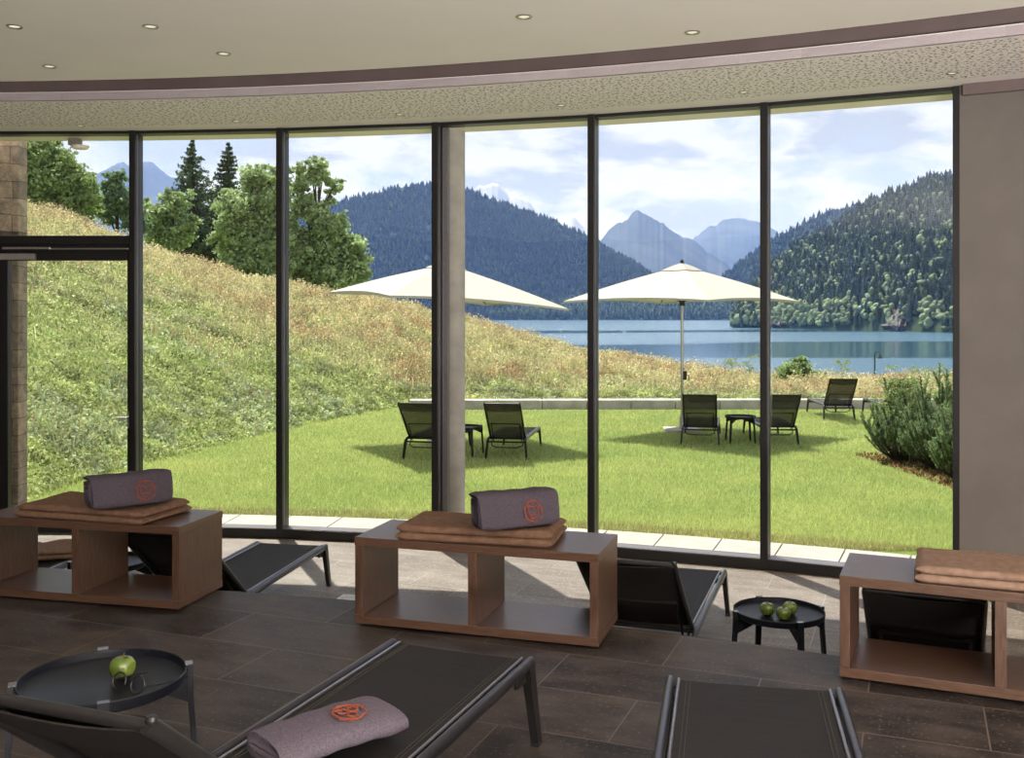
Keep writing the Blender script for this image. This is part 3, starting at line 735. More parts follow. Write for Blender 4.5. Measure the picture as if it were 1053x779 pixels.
# ---------------------------------------------------------------- parasols
def make_parasol(Rc=2.15, rise=0.66, edge=2.35, tilt=0.0, phi=0.0):
    e = empty('parasol')
    T = Matrix.Translation((0, 0, edge + rise)) @ Matrix.Rotation(R(tilt), 4, 'Y') @ Matrix.Rotation(R(phi), 4, 'Z') @ Matrix.Translation((0, 0, -rise))
    def surf(q, s, t_):
        """panel q, s 0..1 apex->edge, t 0..1 corner->corner"""
        a0, a1 = q * pi / 2, (q + 1) * pi / 2
        c0 = Vector((Rc * cos(a0), Rc * sin(a0), 0)); c1 = Vector((Rc * cos(a1), Rc * sin(a1), 0))
        p = c0.lerp(c1, t_); inward = 1 - 0.03 * 4 * t_ * (1 - t_)
        p = Vector((p.x * inward * s, p.y * inward * s, 0))
        z = rise * (1 - s) + 0.025 * sin(pi * s) * (1 - 0.6 * 4 * t_ * (1 - t_)) + 0.05 * 4 * t_ * (1 - t_) * s ** 2
        return T @ Vector((p.x, p.y, z))
    m = MB()
    for q in range(4): m.sheet([[surf(q, 0.05 + 0.95 * i / 14, j / 14) for j in range(15)] for i in range(15)], 0.004)
    # short hem
    for q in range(4): m.sheet([[surf(q, 1.0, j / 14) + Vector((0, 0, -dz)) for j in range(15)] for dz in (0.0, 0.03)], 0.003)
    m.build('canopy', canopy_m, e, smooth=True, fix=False)
    m = MB()
    for q in range(4): m.sheet([[surf(q, 0.001 + 0.17 * i / 5, j / 10) + Vector((0, 0, 0.055 - 0.10 * (i / 5) ** 2 * 0.4)) for j in range(11)] for i in range(6)], 0.004)
    m.build('vent_cap', canopy_m, e, smooth=True, fix=False)
    top = T @ Vector((0, 0, rise))
    MB().lathe([(0, 0.04), (0.02, 0.05), (0.036, 0.07), (0.03, 0.10), (0.012, 0.12), (0, 0.125)], 16, top).build('finial', frame_dark, e, smooth=True)
    for q in range(8):
        qq = q // 2; t_ = 0.0 if q % 2 == 0 else 0.5
        r_ = MB().tube([surf(qq, s, t_) + Vector((0, 0, -0.022)) for s in (0.06, 0.3, 0.6, 0.97)], 0.011, 8).build('rib', frame_dark, e, smooth=True)
        hub = Vector((0, 0, edge - 0.02)); MB().tube([hub + Vector((0, 0, 0)), surf(qq, 0.42, t_) + Vector((0, 0, -0.03))], 0.008, 8).build('strut', frame_dark, r_, smooth=True)
    MB().lathe([(0.0, -0.06), (0.05, -0.06), (0.05, 0.03), (0.0, 0.03)], 20, (0, 0, edge - 0.02)).build('hub', frame_dark, e)
    MB().tube([(0, 0, 0.04), (0, 0, edge + rise - 0.05)], 0.026, 16).build('pole', steel, e, smooth=True)
    MB().box((0.05, 0, 1.02), (0.07, 0.05, 0.16), bev=0.01).tube([(0.08, 0, 1.02), (0.12, 0, 1.02), (0.12, 0, 0.93)], 0.008, 8).build('crank', plastic_black, e)
    MB().box((0, 0, 0.03), (0.62, 0.62, 0.06), bev=0.012).lathe([(0.05, 0.06), (0.045, 0.28), (0.026, 0.29)], 20).build('base_plate', kerb_mat, e)
    return e
p = make_parasol(tilt=4.1, phi=-18, edge=2.36, rise=0.60); place(p, -1.09, 17.0, ZG, 0, 'cream parasol at the left, its pole hidden behind the column', 'parasol', 'cream square parasols')
p = make_parasol(phi=2, rise=0.64, edge=2.36); place(p, 3.08, 18.5, ZG, 0, 'cream parasol at the right with its pole in full view', 'parasol', 'cream square parasols')

# low concrete kerb at the edge of the lawn
m = MB(); a = Vector((-2.30, 22.75)); b = Vector((9.6, 22.9)); d = (b - a); nseg = 12
for k in range(nseg):
    c = a + d * ((k + 0.5) / nseg); m.box((c.x, c.y + 0.18, ZG + 0.085), (d.length / nseg - 0.012, 0.40, 0.23), bev=0.012, rz=math.atan2(d.y, d.x))
struct(m.build('wall_kerb', kerb_mat))
# ---------------------------------------------------------------- terrain
U = lambda px: (px - 526.5) / 1050
_p0 = [(-900, 8.0), (30, 11.7), (148, 14.5), (202, 15.8), (255, 17.5), (304, 19.1), (361, 21.2), (402, 22.9), (430, 23.5), (900, 23.7), (2200, 24)]
_pc = [(-900, 30), (30, 32), (300, 34), (500, 34), (600, 33), (800, 31), (2200, 31)]
_yc = [(-900, 60), (-300, 110), (29, 218), (67, 227), (92, 238), (128, 252), (150, 261), (182, 268), (222, 280), (251, 289), (280, 295), (327, 306), (381, 315), (440, 325), (480, 333), (520, 345), (560, 357), (600, 367), (650, 375), (700, 385), (780, 397), (860, 400), (2200, 405)]
def ip(tab, px): return np.interp(px, [a for a, _ in tab], [b for _, b in tab])
def terrain(x, y):
    x = np.asarray(x, float); y = np.asarray(y, float)
    px = 526.5 + 1050 * x / np.maximum(y, 1)
    y0, yc, yy = ip(_p0, px), ip(_pc, px), ip(_yc, px)
    zc = 1.6 + (320 - yy) / 1050 * yc
    t = np.clip((y - y0) / (yc - y0), 0, 1)
    prof = t * 1.12 - 0.12 * t ** 3
    n = 0.10 * np.sin(x * 1.7 + 0.6 * y) * np.sin(y * 1.3) * np.clip(t * 6, 0, 1)
    z = ZG + (zc - ZG) * prof + n * np.clip(1 - t, 0, 1)
    far = np.clip(y - yc, 0, None)
    drop = np.where(far < 8, far ** 2 * 0.012, 0.77 + (far - 8) * 0.17)
    z = z - drop * (1 + 0.25 * np.clip(zc, 0, 6) * np.clip((far-8) / 20, 0, 1))
    return np.maximum(z, -24)
ys = np.concatenate([np.linspace(9, 36, 140), np.linspace(36.5, 60, 30), np.linspace(62, 190, 30)])
us = np.linspace(-1.7, 1.5, 260)
Yg, Ug = np.meshgrid(ys, us, indexing='ij'); Xg = Ug * Yg
Zg = terrain(Xg, Yg)
V = np.stack([Xg, Yg, Zg], -1).reshape(-1, 3); nu = len(us)
ii, jj = np.meshgrid(np.arange(len(ys) - 1), np.arange(nu - 1), indexing='ij'); b = (ii * nu + jj).ravel()
g = fastmesh('ground', V, np.stack([b, b + 1, b + nu + 1, b + nu], 1), 4, ground_m); struct(g)
g.data.polygons.foreach_set('use_smooth', [True] * len(g.data.polygons))

# value-noise helper for patches
def vnoise(x, y, sc, seed=0):
    r = np.random.default_rng(seed); G = r.random((64, 64))
    x = np.asarray(x) * sc + 100; y = np.asarray(y) * sc + 100
    xi, yi = np.floor(x).astype(int), np.floor(y).astype(int); fx, fy = x - xi, y - yi
    fx = fx * fx * (3 - 2 * fx); fy = fy * fy * (3 - 2 * fy)
    g_ = lambda a, b_: G[a % 64, b_ % 64]
    return (g_(xi, yi) * (1 - fx) + g_(xi + 1, yi) * fx) * (1 - fy) + (g_(xi, yi + 1) * (1 - fx) + g_(xi + 1, yi + 1) * fx) * fy
def fbm(x, y, sc, seed=0): return 0.55 * vnoise(x, y, sc, seed) + 0.3 * vnoise(x, y, sc * 2.3, seed + 1) + 0.15 * vnoise(x, y, sc * 5.1, seed + 2)

def blades(name, P, H, Wd, lean, cols, bend=True, tipcol=None):
    n = len(P); a = rng.uniform(0, 2 * pi, n); la = rng.uniform(0, 2 * pi, n)
    dx, dy = np.cos(a) * Wd / 2, np.sin(a) * Wd / 2
    lx, ly = np.cos(la) * lean * H, np.sin(la) * lean * H
    z0 = np.zeros(n)
    A = P + np.stack([-dx, -dy, z0 - 0.01], 1); B = P + np.stack([dx, dy, z0 - 0.01], 1)
    if not bend:
        T = P + np.stack([lx, ly, H], 1)
        V = np.stack([A, B, T], 1).reshape(-1, 3); F = np.arange(3 * n).reshape(-1, 3)
        C = np.repeat(cols, 3, 0)
        return fastmesh(name, V, F, 3, grass_m, C)
    M_ = np.stack([lx * 0.3, ly * 0.3, H * 0.6], 1)
    C1 = P + M_ + np.stack([-dx, -dy, z0], 1) * 0.8; D1 = P + M_ + np.stack([dx, dy, z0], 1) * 0.8
    T = P + np.stack([lx, ly, H], 1)
    V = np.stack([A, B, D1, C1, T], 1).reshape(-1, 3); i = np.arange(n)[:, None] * 5
    F = np.concatenate([np.concatenate([i, i + 1, i + 2], 1), np.concatenate([i, i + 2, i + 3], 1), np.concatenate([i + 3, i + 2, i + 4], 1)])
    tc = cols if tipcol is None else tipcol
    C = np.stack([cols, cols, (cols + tc) / 2, (cols + tc) / 2, tc], 1).reshape(-1, 3)
    return fastmesh(name, V, F, 3, grass_m, C)
def inpoly(px, y, lo, hi): return (px > lo) & (px < hi)
# lawn: short mown blades
n = 620000
y = 9.3 + 15 * rng.random(n) ** 1.35; px = rng.uniform(-20, 1080, n); x = (px - 526.5) / 1050 * y
rad = np.hypot(x - CX, y - CY); y0 = ip(_p0, px)
keep = (rad > 19.0 + 0.05 * vnoise(x, y, 6)) & (y < y0 + 0.2) & (y < 24.2) & ~((y > 22.75) & (y < 23.35) & (x > -2.32))
keep &= ~((y > 22.4) & (x > -2.4) & (y < 23.5))
keep &= ~((x > 5.15 + (15.2 - y) * 0.06) & (y < 15.6) & (y > 8)) | (rng.random(n) < 0.12)
x, y = x[keep], y[keep]; n = len(x)
z = terrain(x, y)
pn = fbm(x, y, 0.9, 5)[:, None]; r_ = rng.random((n, 1))
c = np.array([0.175, 0.265, 0.045]) * (1 - pn) + np.array([0.33, 0.37, 0.10]) * pn
c = (c * 0.80 + np.array([0.095, 0.085, 0.075])) * (1.25 + 1.2 * r_)
edge = (np.hypot(x - CX, y - CY) < 19.35)[:, None] & (rng.random((n, 1)) < 0.6)
c = np.where(edge, np.array([0.42, 0.36, 0.17]) * (0.7 + 0.5 * r_), c)
lawn = blades('lawn_grass', np.stack([x, y, z], 1), rng.uniform(0.025, 0.065, n), rng.uniform(0.006, 0.012, n) * (y / 13), rng.uniform(0.1, 0.9, n), c, bend=False)
tag(lawn, 'short mown green lawn between the terrace slabs and the kerb', 'grass', kind='stuff')

# meadow
n = 420000
px = rng.uniform(-60, 1120, n); y0 = ip(_p0, px); yc = ip(_pc, px)
y = y0 + (yc + 2.0 - y0) * rng.random(n) ** 0.9
x = (px - 526.5) / 1050 * y; t = (y - y0) / (yc - y0)
keep = ~((y < 23.6) & (x > -2.35)) & (y > 10.9)
x, y, px, t = x[keep], y[keep], px[keep], t[keep]; n = len(x); z = terrain(x, y)
p1 = fbm(x, y, 0.45, 11); p2 = fbm(x, y, 0.8, 23); p3 = fbm(x, y, 0.35, 37)
leftness = np.clip((470 - px) / 330, 0, 1)
golden = np.clip(t * 1.25 + 0.9 * (p1 - 0.5) + 0.40 * (1 - leftness) - 0.32, 0, 1)
bare = (p3 > 0.57) & (t < 0.6) & (px < 330)
r1, r2 = rng.random(n), rng.random(n)
green = np.array([0.27, 0.34, 0.12]); lg = np.array([0.50, 0.54, 0.26]); straw = np.array([0.66, 0.60, 0.34]); rust = np.array([0.42, 0.25, 0.15]); sage = np.array([0.42, 0.48, 0.31])
c = green + (lg - green) * r1[:, None]
c = np.where((p2 > 0.55)[:, None] & (r2 < 0.5)[:, None], sage * (0.8 + 0.4 * r1[:, None]), c)
isg = r2 < golden * 0.45
c = np.where(isg[:, None], straw * (0.6 + 0.55 * r1[:, None]), c)
isr = (rng.random(n) < np.clip((p2 - 0.52) * 1.6, 0, 0.24) * np.clip(golden * 1.6, 0.10, 1))
c = np.where(isr[:, None], rust * (0.7 + 0.6 * r1[:, None]), c)
cl = 0.60 + 0.85 * vnoise(x, y, 4.5, 77) * 1.0
c = c * cl[:, None]
H = np.where(isg | isr, rng.uniform(0.18, 0.48, n) * (0.5 + 0.9 * p1), rng.uniform(0.05, 0.22, n) * (0.5 + 1.0 * p2)) * (0.45 + 0.75 * vnoise(x, y, 3.1, 78))
H = np.where(t < 0.05, H * 0.6, H)
H = np.where((px > 430) & (y < 24.6), H * 0.35, H)
Wd = np.where(isg | isr, rng.uniform(0.006, 0.014, n), rng.uniform(0.012, 0.03, n)) * (0.7 + y / 50)
k = ~(bare & (rng.random(n) < 0.75)); k &= (isg | isr | (rng.random(n) < 0.55))
me_ = blades('meadow_grass', np.stack([x, y, z], 1)[k], H[k], Wd[k], rng.uniform(0.1, 0.8, n)[k], c[k], tipcol=(c * 1.12)[k])
tag(me_, 'tall wild meadow of green, straw and rust grasses climbing the slope', 'meadow grass', kind='stuff')
MEADOW = (x, y, z, t, px, c, H, bare, isg, isr)

# ---------------------------------------------------------------- foliage
def leafcloud(name, P, size, cols, parent=None, mat=None, aspect=0.6):
    n = len(P)
    a = rng.normal(size=(n, 3)); a /= np.linalg.norm(a, axis=1)[:, None]
    b_ = rng.normal(size=(n, 3)); b_ -= (b_ * a).sum(1)[:, None] * a; b_ /= np.linalg.norm(b_, axis=1)[:, None]
    s = (size if np.ndim(size) else np.full(n, size))[:, None]
    V = np.stack([P - a * s, P - b_ * s * aspect, P + a * s, P + b_ * s * aspect], 1).reshape(-1, 3)
    F = np.arange(4 * n).reshape(-1, 4)
    return fastmesh(name, V, F, 4, mat or leaf_m, np.repeat(cols, 4, 0), parent)
# broad leaves of the meadow herbs and the seed heads of the tall grasses
x, y, z, t, px, c, H, bare, isg, isr = MEADOW
k = np.where(~(isg | isr) & ~(bare & (rng.random(len(x)) < 0.8)))[0]; k = k[rng.random(len(k)) < 0.75]
k2 = np.repeat(k, 2); Pm = np.stack([x[k2] + rng.normal(size=len(k2)) * 0.05, y[k2] + rng.normal(size=len(k2)) * 0.05, z[k2] + H[k2] * rng.uniform(0.1, 1.0, len(k2))], 1)
cm_ = c[k2] * rng.uniform(0.75, 1.35, (len(k2), 1))
k3 = np.where(isg | isr)[0]; k3 = k3[rng.random(len(k3)) < 0.6]
Ps = np.stack([x[k3] + rng.normal(size=len(k3)) * 0.04, y[k3] + rng.normal(size=len(k3)) * 0.04, z[k3] + H[k3] * rng.uniform(0.85, 1.15, len(k3))], 1)
ms = leafcloud('meadow_herbs', np.concatenate([Pm, Ps]), np.concatenate([rng.uniform(0.014, 0.036, len(k2)) * (0.6 + y[k2] / 28), rng.uniform(0.012, 0.026, len(k3)) * (0.6 + y[k3] / 28)]), np.concatenate([cm_, c[k3] * 1.05]), mat=grass_m)
tag(ms, 'broad green herb leaves and pale seed heads all over the meadow slope', 'meadow plants', kind='stuff')
def tree(x, y, blobs, trunk_h, nl, col, lab, leaf=0.11, dens=0.75, name='deciduous_tree', cat='tree', tr=0.12, zb=None):
    """blobs: (dx, dy, z above base, rx, rz)"""
    z = float(terrain(x, y)) - 0.1 if zb is None else zb
    e = empty(name, (x, y, z), 0, lab, cat)
    m = MB(); m.tube([(0, 0, -0.3), (0.05, 0, trunk_h * 0.5), (0, 0, trunk_h)], [tr * 1.2, tr, tr * 0.75], 10)
    for bx, by, bz, rx, rz in blobs:
        p0 = Vector((0, 0, trunk_h * random.uniform(0.45, 0.95))); p1 = Vector((bx, by, bz + rz * 0.3))
        mid = p0.lerp(p1, 0.5) + Vector((random.uniform(-.15, .15), random.uniform(-.15, .15), 0.1))
        m.tube([p0, mid, p1], [tr * 0.5, tr * 0.34, tr * 0.12], 7)
        for q in range(4):
            d = Vector((random.uniform(-1, 1), random.uniform(-1, 1), random.uniform(-.2, 1))).normalized()
            m.tube([mid, p1.lerp(mid, 0.4) + d * rx * 0.35, Vector((bx, by, bz)) + Vector((d.x * rx, d.y * rx, d.z * rz)) * 0.8], [tr * 0.22, tr * 0.13, tr * 0.05], 5)
    m.build('trunk', trunk_m, e, smooth=True)
    vol = np.array([b_[3] ** 2 * b_[4] for b_ in blobs]); cnt = (nl * vol ** 0.75 / (vol ** 0.75).sum()).astype(int)
    PP = []; CC = []
    for (bx, by, bz, rx, rz), k in zip(blobs, cnt):
        # leaf clusters on shells of sub-blobs
        ns = max(10, int(k / 42)); d = rng.normal(size=(ns, 3)); d /= np.linalg.norm(d, axis=1)[:, None]
        rr_ = rng.uniform(0.30, 1.08, ns)[:, None]
        cen = d * rr_ * np.array([rx, rx, rz]) + np.array([bx, by, bz])
        idx = rng.integers(0, ns, k); d2 = rng.normal(size=(k, 3)); d2 /= np.linalg.norm(d2, axis=1)[:, None]
        sr = rx * 0.22 * rng.uniform(0.5, 1.25, ns)[idx][:, None]
        Q = cen[idx] + rng.normal(size=(k, 3)) * sr * 0.72 * np.array([1, 1, 0.75])
        PP.append(Q)
        sh = rng.uniform(0.75, 1.25, ns)[idx][:, None] * rng.uniform(0.8, 1.2, (k, 1))
        CC.append(np.array(col) * sh)
    leafcloud('foliage', np.concatenate(PP), rng.uniform(0.6, 1.25, sum(cnt)) * leaf, np.concatenate(CC), e)
    return e
def X_(px, Y): return (px - 526.5) / 1050 * Y
def Zp(py, Y): return 1.6 + (320 - py) / 1050 * Y
def px_blobs(px0, Y, zb, lst):
    """(px, py, radius px wide, radius px high)"""
    return [(X_(a, Y) - X_(px0, Y), random.uniform(-.5, .5) * w * Y / 1050, Zp(b_, Y) - zb, w * Y / 1050, h * Y / 1050) for a, b_, w, h in lst]
def ptree(px0, Y, lst, trunk_top, nl, col, lab, **kw):
    x = X_(px0, Y); zb = float(terrain(x, Y)) - 0.1
    return tree(x, Y, px_blobs(px0, Y, zb, lst), Zp(trunk_top, Y) - zb, nl, col, lab, zb=zb, **kw)
GRN = (0.31, 0.41, 0.17); GRN2 = (0.40, 0.50, 0.25); DRK = (0.22, 0.32, 0.18)
ptree(45, 39, [(30, 165, 26, 24), (58, 172, 22, 22), (45, 195, 34, 24), (80, 188, 20, 20), (72, 212, 26, 16), (18, 150, 20, 18), (48, 152, 14, 12), (5, 195, 30, 30), (95, 200, 12, 16)], 180, 30000, GRN, 'broad leafy tree beside the stone pier, above the transom', leaf=0.10)
ptree(120, 43, [(118, 190, 13, 14), (128, 208, 16, 18), (112, 212, 13, 18), (140, 225, 14, 16)], 205, 9000, DRK, 'small dark leafy tree just left of the second mullion', leaf=0.10, tr=0.08)
ptree(178, 46, [(165, 222, 16, 16), (180, 205, 15, 14), (158, 238, 14, 14), (190, 232, 14, 16), (176, 245, 20, 16), (150, 215, 7, 12)], 225, 12000, GRN2, 'light green bushy tree at the foot of the left spruce', leaf=0.10, tr=0.07)
ptree(262, 41, [(262, 185, 17, 16), (276, 205, 24, 20), (245, 218, 22, 18), (262, 240, 30, 22), (232, 242, 18, 14), (285, 262, 26, 22), (248, 262, 26, 16), (285, 182, 12, 14), (236, 200, 9, 10), (255, 275, 25, 12)], 230, 30000, GRN2, 'pale green leafy tree crossed by the third mullion', leaf=0.095)
ptree(322, 42, [(308, 185, 14, 18), (325, 180, 15, 14), (345, 190, 10, 10), (318, 212, 18, 14), (340, 232, 20, 16), (355, 252, 20, 14), (328, 262, 30, 22), (362, 270, 18, 12), (345, 285, 30, 14), (310, 285, 22, 14), (305, 240, 16, 18), (372, 283, 12, 7), (337, 205, 9, 9), (331, 168, 7, 6)], 225, 25000, GRN2, 'leafy tree with open airy crown above the left parasol tip', leaf=0.10)

def spruce(x, y, h, w, lab, zb):
    e = empty('spruce_tree', (x, y, zb), 0, lab, 'tree')
    MB().tube([(0, 0, -0.3), (0, 0, h * 0.6), (0, 0, h)], [0.16, 0.09, 0.01], 8).build('trunk', trunk_m, e)
    P = []; C_ = []
    lev = 30
    for k in range(lev):
        f = k / (lev - 1); zz = h * (0.10 + 0.89 * f); br = w * (1 - f) ** 0.8 * random.uniform(0.8, 1.12) + 0.06
        nb = int(17 - 8 * f)
        for q in range(nb):
            a = random.uniform(0, 2 * pi); L_ = br * random.uniform(0.72, 1.1)
            m_ = int(60 * L_ / w) + 14; s = rng.random(m_) ** 0.8
            droop = -0.22 * L_ * s + 0.20 * L_ * s ** 3
            side = rng.normal(size=m_) * 0.10 * L_ * (1.1 - s)
            P.append(np.stack([np.cos(a) * L_ * s - np.sin(a) * side, np.sin(a) * L_ * s + np.cos(a) * side, zz + droop - rng.random(m_) * 0.10 * (1 + L_ * 0.6)], 1))
            C_.append(np.array((0.12, 0.17, 0.10)) * rng.uniform(0.6, 1.35) * rng.uniform(0.8, 1.2, (m_, 1)))
    P = np.concatenate(P); leafcloud('foliage', P, rng.uniform(0.05, 0.13, len(P)), np.concatenate(C_), e, aspect=0.35)
    return e
Y = 50; zb = Zp(270, Y) - 0.6
spruce(X_(198, Y), Y, Zp(142, Y) - zb, 2.35, 'taller dark spruce with layered boughs, the left one of the two', zb)
spruce(X_(229, Y), Y + 1, Zp(146, Y + 1) - zb, 2.05, 'slightly shorter dark spruce, the right one of the two', zb)

# shrub on the crest, meadow herbs
tree(X_(820, 30), 30, [(0, 0, 0.55, 0.5, 0.38), (0.45, 0, 0.45, 0.36, 0.28), (-0.42, 0.1, 0.42, 0.34, 0.26), (0.1, 0, 0.92, 0.22, 0.24), (-0.2, 0, 0.75, 0.22, 0.2)], 0.4, 7000, GRN, 'round green shrub on the lake edge right of the second-last mullion', leaf=0.05, name='shrub', cat='shrub', tr=0.03)
hb = []
for k, (a, Y, h) in enumerate([(912, 14.9, 1.22), (935, 14.6, 1.28), (952, 14.8, 1.32), (972, 14.3, 1.38), (865, 30, 0.9), (770, 30.5, 0.85), (752, 30.5, 0.75), (985, 14.4, 1.2)]):
    x = X_(a, Y); z = float(terrain(x, Y))
    e = empty('tall_herb', (x, Y, z), 0, 'airy pale green herb with umbels, number among stems over the pine and crest', 'wild plant', 'airy herbs against the lake'); 
    m = MB(); tips = []
    m.tube([(0, 0, 0), (0.02, 0, h * 0.5), (0, 0.01, h * 0.95)], [0.008, 0.006, 0.003], 6)
    for q in range(12):
        f = random.uniform(0.45, 0.95); a_ = random.uniform(0, 6.28); l = random.uniform(0.08, 0.25)
        tp = Vector((cos(a_) * l, sin(a_) * l, h * f + l * 0.8)); m.tube([(0, 0, h * f), tp * 0.5 + Vector((0, 0, h * f * 0.5)), tp], [0.004, 0.003, 0.002], 5); tips.append(tp)
    m.build('stem', MATS['herb'] if 'herb' in MATS else simple('herb', (0.22, 0.28, 0.10), 0.8), e)
    P = np.concatenate([np.array(tp) + rng.normal(size=(38, 3)) * np.array([0.045, 0.045, 0.02]) for tp in tips] + [rng.normal(size=(160, 3)) * np.array([0.09, 0.09, 0.22]) + np.array([0, 0, h * 0.55])])
    leafcloud('foliage', P, rng.uniform(0.010, 0.024, len(P)), np.array([0.34, 0.42, 0.16]) * rng.uniform(0.7, 1.3, (len(P), 1)), e)
    hb.append(e)
HL = ['pale umbel herb behind the left pine shrub', 'pale umbel herb rising over the middle of the pines', 'pale umbel herb, second from the right wall, over the pines', 'tallest yellowish herb over the pines by the right wall',
      'thin umbel herb on the crest left of the farther lounger', 'thin umbel herb on the crest just left of the second-last mullion', 'short umbel herb on the crest right of the parasol pole', 'pale umbel herb hidden largely behind the last mullion']
for e, l in zip(hb, HL): e['label'] = l

# mountain pine shrubs: upright shoots set with needles
def pine_shrub(x, y, w, h, lab, n=120, leanx=-0.25):
    z = float(terrain(x, y)); e = empty('mountain_pine', (x, y, z), 0, lab, 'shrub', 'mountain pines along the lawn')
    m = MB(); A = []; D = []; T_ = []
    for k in range(n):
        a = random.uniform(0, 2 * pi); f = math.sqrt(random.random())
        bx, by = cos(a) * f * w, sin(a) * f * w * 0.8
        top = h * (1 - 0.50 * f ** 2.2) * random.uniform(0.50, 1.16)
        p0 = Vector((bx * 0.25, by * 0.25, 0.0)); p1 = Vector((bx * 0.75 , by * 0.75, top * 0.45)); p2 = Vector((bx * 1.1 + random.uniform(-.05, .05), by * 1.1, top))
        m.tube([p0, p1, p2], [0.014, 0.009, 0.005], 5)
        pts = [p1.lerp(p2, q / 9) for q in range(10)] + [p0.lerp(p1, q) for q in (0.55, 0.8)]
        d = (p2 - p1).normalized()
        # side shoots
        segs = [(p1, p2)]
        for q in range(6):
            b0 = p0.lerp(p1, random.uniform(0.5, 1.0)) if q < 3 else p1.lerp(p2, random.uniform(0.05, 0.7)); aa = random.uniform(0, 6.28)
            b1 = b0 + Vector((cos(aa) * 0.09, sin(aa) * 0.09, random.uniform(0.12, 0.24))); segs.append((b0, b1))
        for s0, s1 in segs:
            ln = (s1 - s0).length; mm = int(ln * 420) + 14
            t_ = rng.random(mm)[:, None]; Pn = np.array(s0) * (1 - t_) + np.array(s1) * t_
            dd = np.array((s1 - s0).normalized()); rd = rng.normal(size=(mm, 3)); rd -= (rd @ dd)[:, None] * dd; rd /= np.linalg.norm(rd, axis=1)[:, None]
            D.append(rd * 0.8 + dd * 0.75); A.append(Pn); T_.append(np.full(mm, random.uniform(0.65, 1.35)))
    m.build('branch', trunk_m, e)
    A = np.concatenate(A); D = np.concatenate(D); D /= np.linalg.norm(D, axis=1)[:, None]; T_ = np.concatenate(T_); n_ = len(A)
    L_ = rng.uniform(0.030, 0.050, n_)[:, None]; S = np.cross(D, rng.normal(size=(n_, 3))); S /= np.linalg.norm(S, axis=1)[:, None]; S *= 0.0068
    V = np.stack([A - S, A + S, A + D * L_], 1).reshape(-1, 3)
    C_ = np.array([0.25, 0.34, 0.17]) * (T_ * rng.uniform(0.75, 1.25, n_))[:, None]
    fastmesh('needles', V, np.arange(3 * n_).reshape(-1, 3), 3, leaf_m, np.repeat(C_, 3, 0), e)
    return e
pine_shrub(5.72, 14.9, 0.58, 1.10, 'dark green mountain pine at the left end of the row', 85)
pine_shrub(5.98, 14.1, 0.62, 1.28, 'dark green mountain pine in the middle of the row', 95)
pine_shrub(5.85, 13.2, 0.50, 1.02, 'dark green mountain pine nearest us, against the last mullion', 80)
pine_shrub(6.75, 13.3, 0.75, 1.30, 'dark green mountain pine behind the last mullion, mostly hidden', 90)
n = 9000
yy_ = rng.uniform(10.0, 15.6, n); lo = 4.62 + (15.2 - yy_) * 0.06; lo = lo + 0.62; xx = lo + rng.random(n) * 2.3
k = np.hypot(xx - CX, yy_ - CY) > 19.05; xx, yy_ = xx[k], yy_[k]; n = len(xx)
P = np.stack([xx, yy_, terrain(xx, yy_) + rng.uniform(0.0, 0.03, n)], 1)
ml = leafcloud('bark_mulch', P, rng.uniform(0.012, 0.035, n), np.array([0.20, 0.085, 0.05]) * rng.uniform(0.5, 1.9, (n, 1)), aspect=0.5)
tag(ml, 'reddish brown bark mulch under the mountain pines', 'mulch', kind='stuff')

# promenade lamp by the lake
Y = 60.0; x = X_(899.5, Y); zt_ = Zp(362, Y); zb_ = float(terrain(x, Y))
e = empty('street_lamp', (x, Y, zb_), 0, 'thin dark street lamp against the lake above the farther loungers', 'street lamp'); h = zt_ - zb_
MB().tube([(0, 0, 0), (0, 0, h)], [0.06, 0.045], 10).build('pole', lamp_m, e)
MB().tube([(0, 0, h - 0.1), (0.10, 0, h + 0.02), (0.28, 0, h + 0.02), (0.30, 0, h - 0.12)], 0.03, 8).build('arm', lamp_m, e)
MB().lathe([(0.0, 0.0), (0.06, -0.02), (0.14, -0.22), (0.15, -0.26), (0, -0.26)], 16, (0.30, 0, h - 0.10)).build('lamp_shade', lamp_m, e, smooth=True)

